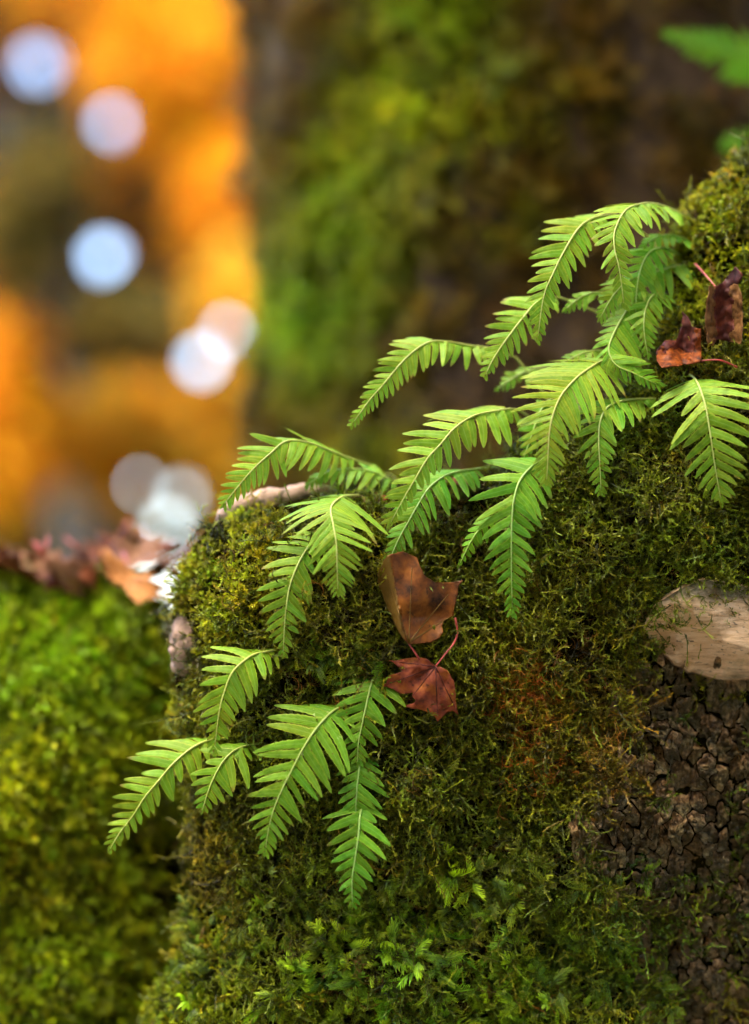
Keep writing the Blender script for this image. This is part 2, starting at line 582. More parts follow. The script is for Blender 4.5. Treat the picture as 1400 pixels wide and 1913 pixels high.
for si, s in enumerate(seeds):
    AX, AY = 1.55, .78
    s2 = (s[0] * AX, s[1] * AY)
    cell = [(s2[0] + 66 * math.cos(a), s2[1] + 66 * math.sin(a)) for a in np.linspace(0, 2 * math.pi, 12, endpoint=False)]
    for q in seeds:
        if q is not s and abs(q[0] - s[0]) < 130 and abs(q[1] - s[1]) < 180:
            cell = clip_half(cell, s2, (q[0] * AX, q[1] * AY))
            if len(cell) < 3:
                break
    if len(cell) < 3:
        continue
    cc = np.array(cell) / np.array([AX, AY]); cen = cc.mean(0)
    seg = np.vstack([cc, cc[:1]])
    L = np.r_[0, np.cumsum(np.linalg.norm(np.diff(seg, axis=0), axis=1))]
    m_ = 30
    q = np.linspace(0, L[-1], m_, endpoint=False)
    ring = np.stack([np.interp(q, L, seg[:, 0]), np.interp(q, L, seg[:, 1])], -1)
    ring += 8.0 * np.stack([fbm(ring[:, 0] * .07, ring[:, 1] * .07, 1.0), fbm(ring[:, 0] * .07, ring[:, 1] * .07, 7.0)], -1)
    base = ring - cen
    size = np.linalg.norm(base, axis=1).mean()
    gap = max(0.74, 1 - random.choice((.4, .8, 1.4, 3.2)) / size)
    hgt = random.uniform(.0015, .0075)
    tilt = np.array([random.uniform(-1, 1), random.uniform(-1, 1)]) * 0.00013
    vs = []
    for (k, hh) in ((gap, -.006), (gap * .985, .6), (gap * .93, .95), (gap * .78, 1.0), (gap * .58, 1.05), (gap * .38, 1.0), (gap * .18, 1.0)):
        rp = cen + base * k
        rp = rp + (1.3 if k < gap else 0) * np.stack([vnoise(rp[:, 0] * .2, rp[:, 1] * .2, 3.0), vnoise(rp[:, 0] * .2, rp[:, 1] * .2, 9.0)], -1)
        d0 = stump.front(rp[:, 0], rp[:, 1])
        rough = 1 + 0.75 * fbm(rp[:, 0] * .05, rp[:, 1] * .16, si * 1.7, 3)
        lift = (hgt * hh * rough if hh > 0 else hh) + (rp - cen) @ tilt * (hh > 0) + (hh > 0) * .00055 * rng.normal(size=m_)
        vs += list(Pn(rp[:, 0], rp[:, 1], d0 - lift))
    d0 = float(stump.front(np.array([cen[0]]), np.array([cen[1]]))[0])
    vs.append(np.array(P(cen[0], cen[1], d0 - hgt * 1.05)))
    o = np.array(P(cen[0], cen[1], d0))
    fs = []
    for j in range(6):
        for i in range(m_):
            i2 = (i + 1) % m_
            fs.append((j * m_ + i, j * m_ + i2, (j + 1) * m_ + i2, (j + 1) * m_ + i)[::-1])
    for i in range(m_):
        fs.append((6 * m_ + i, 6 * m_ + (i + 1) % m_, 7 * m_)[::-1])
    me = mesh_from('bark_plate', np.array(vs) - o, fs, False)
    link('bark_plate', me, M['bark'], trunk, loc=Vector(o))

# branch scar: bare eye-shaped wood, with a raised lip
def scar_mesh(rim):
    cx, cy = 1352, 1168
    na, ns = 96, 26
    th = np.linspace(0, 2 * math.pi, na, endpoint=False)
    rx = 148; ry = 92
    c_, s_ = np.cos(th), np.sin(th)
    ex = np.sign(c_) * np.abs(c_) ** 1.0 * rx
    ey = np.sign(s_) * np.abs(s_) ** (1.25 + .35 * (c_ < 0) * np.abs(c_)) * ry * (1 + .12 * np.sin(th))
    ey = ey + 0.10 * ex * (ex > -60)
    ey = ey + 7 * vnoise(th * 3, 0 * th, 2.0) + 3 * vnoise(th * 9, 0 * th, 5.0)
    vs, fs, rm = [], [], []
    us = np.linspace(0, 1, ns) if not rim else np.linspace(.985, 1.05, 9)
    for u in us:
        px, py = cx + ex * u, cy + ey * u
        d0 = stump.front(px, py)
        if rim:
            q = (u - .985) / .065
            lift = 0.0080 + 0.0012 * math.sin(math.pi * q) ** .8 - 0.012 * q ** 2 + .0012 * fbm(px * .06, py * .06, 2.2)
        else:
            dome = math.sqrt(max(0, 1 - u ** 2.6))
            lift = 0.0072 + 0.0022 * dome + .0008 * fbm(px * .03, py * .09, 5.0) + .0005 * fbm(px * .05, py * .3, 8.0)
        vs += list(Pn(px, py, d0 - lift)); rm += list(np.clip(.10 + .6 * sstep(-22, -60, ey * u) + .25 * sstep(45, 80, ey * u) + .2 * u ** 8, 0, 1.2) if not rim else np.full(na, .45))
    for j in range(len(us) - 1):
        for i in range(na):
            i2 = (i + 1) % na
            fs.append((j * na + i, j * na + i2, (j + 1) * na + i2, (j + 1) * na + i)[::-1])
    me = mesh_from('scar', vs, fs)
    attr(me, 'rimness', np.array(rm))
    return me
sc = link('branch_scar', scar_mesh(False), M['wood'], trunk)
sc['label'] = 'bare pale eye-shaped wood scar on the bark'
link('scar_rim', scar_mesh(True), M['wood'], trunk)

# bare bark strip along the top of the ledge and bare patch on the left edge
def lump(name, pts, rad, material, parent, label=None, sides=14, n=40, amp=.35):
    c = catmull(pts, n)
    q = np.linspace(0, 1, n)
    r = np.interp(q, np.linspace(0, 1, len(rad)), rad) * np.sqrt(np.clip(1 - (2 * q - 1) ** 12, 0.02, 1))
    vs, fs = tube(c, r, sides)
    vs = np.array(vs)
    ax = np.repeat(c, sides, 0)
    k = 1 + amp * fbm(vs[:, 0] * 190, vs[:, 2] * 190, vs[:, 1] * 190, 3)
    vs = ax + (vs - ax) * k[:, None]
    o = link(name, mesh_from(name, vs, fs), material, parent)
    if label:
        o['label'] = label
    return o
lump('bark_strip', [P(404, 972, .045), P(455, 944, .035), P(520, 930, .04), P(605, 914, .05)], [.0035, .0055, .0065, .004], M['pink'], trunk,
     'bare pinkish bark strip on the ledge of the stump')
lump('bark_patch', [P(357, 1138, .036), P(351, 1200, .030), P(346, 1262, .034)], [.006, .011, .007], M['pink'], trunk,
     'bare pale pink bark patch on the edge of the stump', amp=.2)

# ------------------------------------------------------------------ moss prototypes
class Buf:
    def __init__(s):
        s.v, s.f, s.t = [], [], []
    def ribbon(s, pts, w, side, t0, t1):
        o = len(s.v)
        n = len(pts)
        for i, p in enumerate(pts):
            k = t0 + (t1 - t0) * i / (n - 1)
            ww = w * (1 - 0.7 * i / (n - 1))
            s.v += [p - side * ww, p + side * ww]
            s.t += [k, k]
        for i in range(n - 1):
            s.f.append((o + 2 * i, o + 2 * i + 1, o + 2 * i + 3, o + 2 * i + 2))
    def stem(s, pts, r, t0, t1):
        vs, fs = tube(pts, [r * (1 - .6 * i / (len(pts) - 1)) for i in range(len(pts))], 3)
        o = len(s.v)
        s.v += vs
        s.f += [tuple(o + k for k in f) for f in fs]
        s.t += [t0 + (t1 - t0) * (i // 3) / (len(pts) - 1) for i in range(len(vs))]
    def leaf(s, p, d, side, l, w, t):
        o = len(s.v)
        s.v += [p, p + d * l * .45 + side * w, p + d * l, p + d * l * .45 - side * w]
        s.t += [t * .8, t, min(1, t * 1.1 + .1), t]
        s.f.append((o, o + 1, o + 2, o + 3))
    def obj(s, name, material):
        me = mesh_from(name, s.v, s.f, False)
        attr(me, 't', np.array(s.t, np.float32))
        me.materials.append(material)
        return bpy.data.objects.new(name, me)

def unit(v):
    v = np.asarray(v, float)
    return v / (np.linalg.norm(v) + 1e-12)
def rnd3():
    return unit(rng.normal(size=3))

def curve_strand(p, d, length, n, curl):
    pts = [np.array(p, float)]
    ax = rnd3()
    for i in range(n):
        d = unit(d + curl * np.cross(ax, d) / n + 0.25 * rng.normal(size=3) / n ** .5)
        pts.append(pts[-1] + d * length / n)
    return pts

def shaggy(nst, L, curl, leafl, spread, leafgap=.0007):
    b = Buf()
    for _ in range(nst):
        p = np.array([rng.normal() * .0025, rng.normal() * .0025, -.002])
        d = unit([rng.normal() * spread, rng.normal() * spread, 1])
        l = L * rng.uniform(.55, 1.2)
        n = 8
        pts = curve_strand(p, d, l, n, rng.uniform(.3, 1) * curl)
        b.stem(pts, .00042, .0, .9)
        m_ = int(l / leafgap)
        for k in range(m_):
            u = (k + rng.random()) / m_
            if u < .12:
                continue
            q = u * n; i = min(int(q), n - 1); fr = q - i
            pp = pts[i] * (1 - fr) + pts[i + 1] * fr
            tn = unit(pts[i + 1] - pts[i])
            r = unit(np.cross(tn, rnd3()))
            dd = unit(tn * 1.0 + r * .55)
            b.leaf(pp, dd, unit(np.cross(dd, rnd3())), leafl * rng.uniform(.7, 1.3) * (1 - .35 * u), leafl * .13, .15 + .85 * u)
        # side shoots
        for _k in range(rng.integers(1, 4)):
            i = rng.integers(2, n - 1)
            dd = unit(unit(pts[i + 1] - pts[i]) + .9 * rnd3())
            sp = curve_strand(pts[i], dd, l * .3, 4, curl)
            b.stem(sp, .0002, .4, .9)
            for u in np.linspace(.1, 1, 9):
                q = u * 4; i2 = min(int(q), 3); pp = sp[i2] + (sp[i2 + 1] - sp[i2]) * (q - i2)
                tn = unit(sp[i2 + 1] - sp[i2])
                d2 = unit(tn * .8 + unit(np.cross(tn, rnd3())) * .7)
                b.leaf(pp, d2, unit(np.cross(d2, rnd3())), leafl * .8, leafl * .12, .4 + .6 * u)
    return b

def feather(nfr, L, npair, bl, droop):
    b = Buf()
    for _ in range(nfr):
        p = np.array([rng.normal() * .003, rng.normal() * .003, -.002])
        d = unit([rng.normal() * .5, rng.normal() * .5, 1])
        l = L * rng.uniform(.7, 1.2)
        n = 9
        pts = [p]
        side = unit(np.cross(d, rnd3()))
        up = unit(np.cross(side, d))
        for i in range(n):
            d = unit(d + up * droop / n)
            pts.append(pts[-1] + d * l / n)
        up = unit(np.cross(side, d))
        b.stem(pts, .0003, .1, .9)
        for k in range(npair):
            u = .12 + .88 * (k + .5) / npair
            q = u * n; i = min(int(q), n - 1)
            pp = pts[i] + (pts[i + 1] - pts[i]) * (q - i)
            tn = unit(pts[i + 1] - pts[i])
            upn = unit(np.cross(side, tn))
            for s_ in (-1, 1):
                ll = bl * (1 - .65 * u) * rng.uniform(.75, 1.2)
                d2 = unit(side * s_ * .8 + tn * .75 + .12 * rng.normal(size=3))
                bp = [pp]
                for j in range(3):
                    d2 = unit(d2 + upn * .45 + tn * .25)
                    bp.append(bp[-1] + d2 * ll / 3)
                b.ribbon(bp, .00027, unit(np.cross(d2, upn)), .25 + .3 * u, .75 + .25 * u)
    return b

def wires(nst, L, curl):
    b = Buf()
    for _ in range(nst):
        p = np.array([rng.normal() * .004, rng.normal() * .004, -.001])
        d = unit([rng.normal() * .8, rng.normal() * .8, 1])
        pts = curve_strand(p, d, L * rng.uniform(.5, 1.2), 14, curl * rng.uniform(.6, 1.4))
        b.stem(pts, .00030, .1, 1)
        for _k in range(3):
            i = rng.integers(4, 13)
            b.stem(curve_strand(pts[i], rnd3(), L * .2, 4, 2), .0002, .4, 1)
    return b

def collection_of(name, bufs, material):
    c = bpy.data.collections.new(name)
    for k, b in enumerate(bufs):
        c.objects.link(b.obj('%s_%d' % (name, k), material))
    return c

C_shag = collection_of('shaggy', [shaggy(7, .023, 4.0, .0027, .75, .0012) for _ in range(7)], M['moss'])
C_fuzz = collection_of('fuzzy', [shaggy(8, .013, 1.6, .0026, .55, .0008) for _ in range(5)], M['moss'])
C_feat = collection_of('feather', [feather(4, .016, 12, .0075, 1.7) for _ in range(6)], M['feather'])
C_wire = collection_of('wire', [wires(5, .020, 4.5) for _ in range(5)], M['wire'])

def scatter(name, coll, pos, axis, scale, tint, mat_, label, cat='moss'):
    k = len(pos)
    me = mesh_from(name, pos, [], False)
    eul = np.empty((k, 3), np.float32)
    for i in range(k):
        z = Vector(axis[i]).normalized()
        q = z.to_track_quat('Z', 'Y') @ Matrix.Rotation(random.uniform(0, 6.283), 3, 'Z').to_quaternion()
        eul[i] = q.to_euler()
    attr(me, 'rot', eul, 'FLOAT_VECTOR')
    attr(me, 'size', np.asarray(scale, np.float32))
    attr(me, 'tint', np.c_[tint, np.ones(k)].astype(np.float32), 'FLOAT_COLOR')
    o = link(name, me, mat_)
    ng = bpy.data.node_groups.new(name + '_scatter', 'GeometryNodeTree')
    ng.interface.new_socket('Geometry', in_out='INPUT', socket_type='NodeSocketGeometry')
    ng.interface.new_socket('Geometry', in_out='OUTPUT', socket_type='NodeSocketGeometry')
    gi, go = ng.nodes.new('NodeGroupInput'), ng.nodes.new('NodeGroupOutput')
    iop = ng.nodes.new('GeometryNodeInstanceOnPoints')
    ci = ng.nodes.new('GeometryNodeCollectionInfo')
    ci.inputs['Collection'].default_value = coll
    ci.inputs['Separate Children'].default_value = True
    ci.inputs['Reset Children'].default_value = True
    iop.inputs['Pick Instance'].default_value = True
    ra = ng.nodes.new('GeometryNodeInputNamedAttribute'); ra.data_type = 'FLOAT_VECTOR'; ra.inputs[0].default_value = 'rot'
    sa = ng.nodes.new('GeometryNodeInputNamedAttribute'); sa.data_type = 'FLOAT'; sa.inputs[0].default_value = 'size'
    e2r = ng.nodes.new('FunctionNodeEulerToRotation')
    ng.links.new(gi.outputs[0], iop.inputs['Points'])
    ng.links.new(ci.outputs[0], iop.inputs['Instance'])
    ng.links.new(ra.outputs['Attribute'], e2r.inputs[0])
    ng.links.new(e2r.outputs[0], iop.inputs['Rotation'])
    ng.links.new(sa.outputs['Attribute'], iop.inputs['Scale'])
    ng.links.new(iop.outputs[0], go.inputs[0])
    md = o.modifiers.new('scatter', 'NODES')
    md.node_group = ng
    tag(o, label, cat, kind='stuff')
    return o

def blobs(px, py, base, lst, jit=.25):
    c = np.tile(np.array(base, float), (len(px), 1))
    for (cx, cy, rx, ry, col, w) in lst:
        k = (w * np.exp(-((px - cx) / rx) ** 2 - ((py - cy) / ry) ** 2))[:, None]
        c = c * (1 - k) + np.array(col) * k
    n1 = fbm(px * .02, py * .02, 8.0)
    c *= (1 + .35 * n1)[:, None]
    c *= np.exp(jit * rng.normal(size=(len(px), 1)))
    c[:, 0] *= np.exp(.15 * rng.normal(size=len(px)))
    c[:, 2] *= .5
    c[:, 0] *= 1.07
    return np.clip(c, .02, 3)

def ell(px, py, cx, cy, rx, ry, p=2):
    return np.exp(-(np.abs((px - cx) / rx) ** p + np.abs((py - cy) / ry) ** p))

def bare(px, py):
    """1 where no moss grows"""
    k = in_poly(px, py, barkpoly) * 1.0
    # soft ragged border
    w = fbm(px * .018, py * .018, 1.1)
    jx, jy = px + 30 * w, py + 30 * fbm(px * .018, py * .018, 6.6)
    k = in_poly(jx, jy, barkpoly) * .97
    k = np.maximum(k, (((jx - 1356) / 136) ** 2 + ((jy - 1196) / 72) ** 2 < 1) * 1.0)
    k = np.maximum(k, ell(px, py, 350, 1200, 26, 55, 4))
    k = np.maximum(k, ell(px, py, 500, 935, 100, 16, 4))
    k *= 1 - .8 * ell(px, py, 1200, 1800, 120, 110) * (w > -.1)
    return k

def clump(px, py, lo=.3):
    return np.clip(lo * .6 + 1.35 * sstep(-.3, .4, fbm(px * .022, py * .022, 12.0)), 0, 1)

BOX = (150, 200, 1560, 2030)
feath_zone = lambda px, py: np.clip(ell(px, py, 800, 1820, 480, 190, 3) + .5 * ell(px, py, 900, 1600, 120, 120) + .8 * ell(px, py, 640, 1230, 90, 60), 0, 1)
fuzz_zone = lambda px, py: np.clip(ell(px, py, 430, 1060, 150, 140, 3) + ell(px, py, 1340, 440, 150, 190, 4) + ell(px, py, 350, 1900, 130, 200, 3) + .8 * ell(px, py, 360, 1350, 70, 130), 0, 1)

# shaggy moss
px, py, pos, nn = stump.sample(13000, BOX, lambda x, y: clump(x, y, .36) * (1 - bare(x, y)) * (1 - .6 * feath_zone(x, y)) * (1 - .8 * fuzz_zone(x, y)))
ax = nn * .8 + rng.normal(size=nn.shape) * .35 + np.array([0, 0, -.45])
ti = blobs(px, py, (.66, .86, .5), [
    (1100, 830, 130, 110, (.75, .95, .5), .9), (1050, 1230, 200, 170, (.78, .80, .5), .8), (980, 1330, 120, 90, (1.1, .85, .5), .6),
    (420, 1600, 90, 220, (.85, .78, .5), .9), (560, 1150, 200, 120, (.8, .78, .5), .8), (760, 1050, 140, 110, (.95, 1.0, .55), .7),
    (1300, 690, 130, 60, (.9, .9, .5), .8), (700, 1500, 150, 200, (.64, .8, .5), .8), (1130, 1420, 60, 120, (.9, .62, .7), .8)])
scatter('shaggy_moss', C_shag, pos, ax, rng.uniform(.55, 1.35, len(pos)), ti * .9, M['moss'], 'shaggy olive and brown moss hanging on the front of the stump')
# fuzzy yellow-green moss
px, py, pos, nn = stump.sample(15000, BOX, lambda x, y: clump(x, y, .5) * (1 - bare(x, y)) * (.95 * fuzz_zone(x, y)))
ax = nn * 1.0 + rng.normal(size=nn.shape) * .25 + np.array([0, 0, .15])
ti = blobs(px, py, (1.2, 1.25, .6), [(400, 1040, 170, 150, (1.4, 1.6, .6), .8), (1340, 430, 150, 190, (1.4, 1.7, .6), .8), (350, 1900, 150, 200, (1.1, 1.5, .6), .8)])
scatter('fuzzy_moss', C_fuzz, pos, ax, rng.uniform(.7, 1.2, len(pos)), ti, M['moss'], 'fuzzy yellow green moss on the rims of the stump')
# feather moss
px, py, pos, nn = stump.sample(7500, BOX, lambda x, y: clump(x, y, .7) * (1 - bare(x, y)) * feath_zone(x, y))
ax = nn * .9 + rng.normal(size=nn.shape) * .3 + np.array([0, 0, -.35])
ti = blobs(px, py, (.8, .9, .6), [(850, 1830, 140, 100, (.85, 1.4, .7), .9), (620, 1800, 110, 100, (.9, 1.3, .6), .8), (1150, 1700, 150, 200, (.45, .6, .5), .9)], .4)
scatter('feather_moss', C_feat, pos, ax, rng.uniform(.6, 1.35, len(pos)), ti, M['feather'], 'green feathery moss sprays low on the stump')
# bright sprigs standing proud of the feather moss
px, py, pos, nn = stump.sample(800, BOX, lambda x, y: (1 - bare(x, y)) * np.clip(ell(x, y, 800, 1830, 330, 110, 3) + .35 * ell(x, y, 850, 1610, 100, 60) + .25 * ell(x, y, 640, 1240, 60, 40), 0, 1))
ax = nn * .7 + rng.normal(size=nn.shape) * .35 + np.array([0, 0, -.1])
ti = blobs(px, py, (1.7, 2.3, .6), [(1050, 1800, 120, 120, (.7, 1.1, .6), .8)], .3)
scatter('sprig_moss', C_feat, pos + nn * .006, ax, rng.uniform(.75, 1.3, len(pos)), ti, M['feather'], 'bright yellow green moss sprigs low on the stump')
# orange threads
px, py, pos, nn = stump.sample(900, (880, 1200, 1180, 1480), lambda x, y: .5 * ell(x, y, 985, 1310, 50, 60) + .25 * ell(x, y, 1010, 1450, 60, 40) + .3 * ell(x, y, 1130, 1420, 40, 110))
ti = blobs(px, py, (2.6, 1.35, .5), [(1130, 1420, 50, 130, (1.4, 1.4, 1.6), .9)], .3)
scatter('orange_moss', C_wire, pos + nn * .008, nn * .6 + rng.normal(size=nn.shape) * .5 + np.array([0, 0, -.6]), rng.uniform(.5, .95, len(pos)), ti, M['wire'], 'orange dried moss threads in the middle of the stump')
# dry wiry strands
px, py, pos, nn = stump.sample(9000, BOX, lambda x, y: (1 - .85 * bare(x, y)) * np.clip(.16 + .5 * ell(x, y, 1050, 1320, 150, 200) + .9 * ell(x, y, 1130, 1420, 50, 130), 0, 1))
ax = nn * .8 + rng.normal(size=nn.shape) * .4 + np.array([0, 0, -.5])
ti = blobs(px, py, (.75, .65, .5), [(980, 1310, 80, 80, (1.8, 1.15, .7), .9), (1130, 1420, 60, 130, (1.1, 1.15, 1.4), .9)], .4)
scatter('dry_moss', C_wire, pos, ax, rng.uniform(.5, 1.1, len(pos)), ti, M['wire'], 'dry brown curly moss threads on the stump')
# moss on the log
px, py, pos, nn = log.sample(7500, (-300, 980, 480, 2050), lambda x, y: clump(x * .6, y * .6, .25) * (1 - .97 * ell(x, y, 325, 1680, 38, 60, 4)))
ax = nn * 1.0 + rng.normal(size=nn.shape) * .35 + np.array([0, 0, .1])
ti = blobs(px, py, (1.0, 1.3, .5), [(120, 1250, 200, 140, (.85, 1.6, .6), .7), (60, 1600, 200, 160, (.95, 1.1, .5), .7), (60, 1850, 200, 120, (.95, 1.35, .5), .7), (300, 1680, 45, 60, (.35, .3, .35), .9), (40, 1480, 60, 60, (1.25, 1.4, .5), .6)], .5) * 1.1  # dark tint beside the stump puts the recess's shade into the moss colour
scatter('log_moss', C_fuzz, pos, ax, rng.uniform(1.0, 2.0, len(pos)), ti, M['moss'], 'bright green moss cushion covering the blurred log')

# ------------------------------------------------------------------ fern fronds
def leaflet_mesh(base, Dv, Tv, Nv, L, W, falc, droop, seed, spots):
    nu, vv = 17, np.array([-1, -.5, 0, .5, 1.0])
    r = np.random.default_rng(seed)
    ph = r.uniform(0, 6.28)
    vs, uv, sp = [], [], []
    for i in range(nu):
        u = i / (nu - 1)
        h = W * ((1 - u ** 1.9) ** .62 * (.86 + .30 * u - .10 * u * u)) + W * .42 * math.exp(-u / .07)
        h *= 1 + (.07 if i % 2 else -.06) * (0 < u < 1)
        if i == nu - 1:
            h = W * .03
        cpt = Dv * (u * L) + Tv * (falc * u * u * L) - Nv * (droop * u * u * L)
        for v in vv:
            und = .05 * math.sin(u * 9 + ph + (0 if v > 0 else 1.3)) * abs(v)
            z = -.20 * v * v * h + (-.16 * h if v == 0 else 0) + und * W * 1.6
            vs.append(cpt + Tv * (v * h) + Nv * z)
            uv.append((u, v))
            sp.append(spots * max(0, 1 - u * 1.3))
    m_ = len(vv)
    fs = [(i * m_ + k, i * m_ + k + 1, (i + 1) * m_ + k + 1, (i + 1) * m_ + k) for i in range(nu - 1) for k in range(m_ - 1)]
    me = mesh_from('leaflet', vs, fs)
    lay = me.uv_layers.new(name='UVMap')
    uva = np.array(uv)
    idx = np.empty(len(me.loops), np.int32)
    me.loops.foreach_get('vertex_index', idx)
    lay.data.foreach_set('uv', uva[idx].ravel())
    attr(me, 'spots', np.array(sp, np.float32))
    return me

FERN_GROUP = 'fern fronds growing out of the moss'
def frond(label, pts, L, R, tone=(1, 1, 1), pitch=25, start=.12, peak=.3, spots=.2, back=1, root=None, tipk=.07, bend=.07, seed=0, taper=.85, group=FERN_GROUP, up=2.0):
    """pts: (px, py, depth in cm) from base to tip; L, R: apparent leaflet length in px on the two sides"""
    r = np.random.default_rng(1000 + seed)
    w = [np.array(P(a, b_, c / 100)) for a, b_, c in pts]
    c = catmull(w, 120)
    seg = np.r_[0, np.cumsum(np.linalg.norm(np.diff(c, axis=0), axis=1))]
    tot = seg[-1]
    at = lambda s: np.array([np.interp(s, seg, c[:, k]) for k in range(3)])
    tan = lambda s: unit(at(min(tot, s + .004)) - at(max(0, s - .004)))
    # anchoring stalk down into the moss
    b0 = c[0]
    bx, by = to_px(b0[None])
    if root is None:
        if stump.inside(bx, by)[0]:
            rd = float(stump.front(bx, by)[0])
            rt = np.array(P(bx[0] + 8, by[0] + 14, rd + .012))
        else:
            dd = np.hypot(stump.b[:, 0] - bx, stump.b[:, 1] - by)
            q = stump.b[dd.argmin()]
            q = q + (stump.c - q) * .05
            rt = np.array(P(q[0], q[1], float(stump.front(q[:1], q[1:])[0]) + .012))
    else:
        rt = np.array(P(*root))
    mid = (b0 + rt) / 2 - tan(0) * .008
    stalk = catmull([rt, mid, b0], 9)[:-1]
    rp = np.vstack([stalk, c[::4]])
    q = np.linspace(0, 1, len(rp))
    vs, fs = tube(rp, 0.00060 * (1 - q) + .00024, 6)
    e = empty('fern_frond', Vector(rt))
    tag(e, label, 'fern', group)
    so = link('stem', mesh_from('stem', vs, fs), M['stem'], e)
    so.color = (*tone, 1)
    view = lambda p: unit(p - np.array([0, 0, CAMZ]))
    L, R = L * 1.13, R * 1.13
    true = max(L, R) * 1.05 * MPP
    s = tot * start
    ga = r.uniform(0, .3)
    tiltL, tiltR = (math.acos(min(1, a * MPP / true)) for a in (L, R))
    tiltL, tiltR = tiltL * .4, tiltR * .4
    k = 0
    while s < tot * .985:
        u = s / tot
        prof = (0.55 + .45 * sstep(start, peak, u)) * (1 - max(0, (u - peak) / (1.0 - peak)) ** 1.35 * taper)
        prof = max(prof, .1)
        step = pitch * .88 * MPP * (.40 + .60 * prof) * r.uniform(.93, 1.08)
        for side, tl in ((-1, tiltL), (1, tiltR)):
            ss = min(tot * .99, s + (step * .4 if side > 0 else 0))
            p, T = at(ss), tan(ss)
            v = view(p)
            # picture-left / right of the direction of growth
            hz = (1 - abs(T[2])) ** 2
            nh = unit(-v + np.array([0, 0, .08 + up * hz]))
            S = unit(np.cross(nh, T)) * side
            Nn = unit(np.cross(T, S)) * side
            if Nn @ nh < 0:
                Nn = -Nn
            S = unit(S * math.cos(tl) - Nn * math.sin(tl) * back)
            Nb = unit(np.cross(T, S)); Nb = Nb if Nb @ nh > 0 else -Nb
            ang = math.radians(np.interp(u, [0, start, .35, .7, 1], [92, 90, 68, 60, 46]) + r.normal() * 3.5)
            Dv = unit(S * math.sin(ang) + T * math.cos(ang))
            Tv = unit(T - Dv * (T @ Dv))
            tw = r.normal() * .22 + .12
            Tw = unit(Tv * math.cos(tw) + Nb * math.sin(tw) * -1)
            Nl = unit(np.cross(Dv, Tw)); Nl = Nl if Nl @ Nb > 0 else -Nl
            ll = (L if side < 0 else R) * 1.04 * MPP * prof * r.uniform(.84, 1.08)
            q_ = r.random()
            ll *= .55 if q_ < .05 else (.8 if q_ < .13 else 1)
            W = step * .47 * max(.7, math.sin(ang))
            me = leaflet_mesh(p, Dv, Tw, Nl, ll, W, .13 + .05 * r.normal(), (bend + .35 * hz * (up > 0)) * r.uniform(.5, 1.4), int(r.integers(1e9)), spots * (1 - u) * (r.random() < .6))
            o = link('leaflet', me, M['leaf'], e, loc=Vector(p - Nl * .0002))
            jt = math.exp(r.normal() * .07)
            o.color = (tone[0] * jt * (1 + .1 * r.normal()), tone[1] * jt, tone[2] * jt, 1)
        s += step
        k += 1
    # fused tip lobe
    T = tan(tot); v = view(at(tot)); S = unit(np.cross(T, v)); Nn = unit(np.cross(T, S)); Nn = Nn if Nn @ v < 0 else -Nn
    tl_ = max(.004, true * tipk * 2.4)
    me = leaflet_mesh(at(tot * .965), T, S, Nn, tl_, tl_ * .22, 0, .1, 5, 0)
    o = link('leaflet', me, M['leaf'], e, loc=Vector(at(tot * .965)))
    o.color = (*tone, 1)
    return e

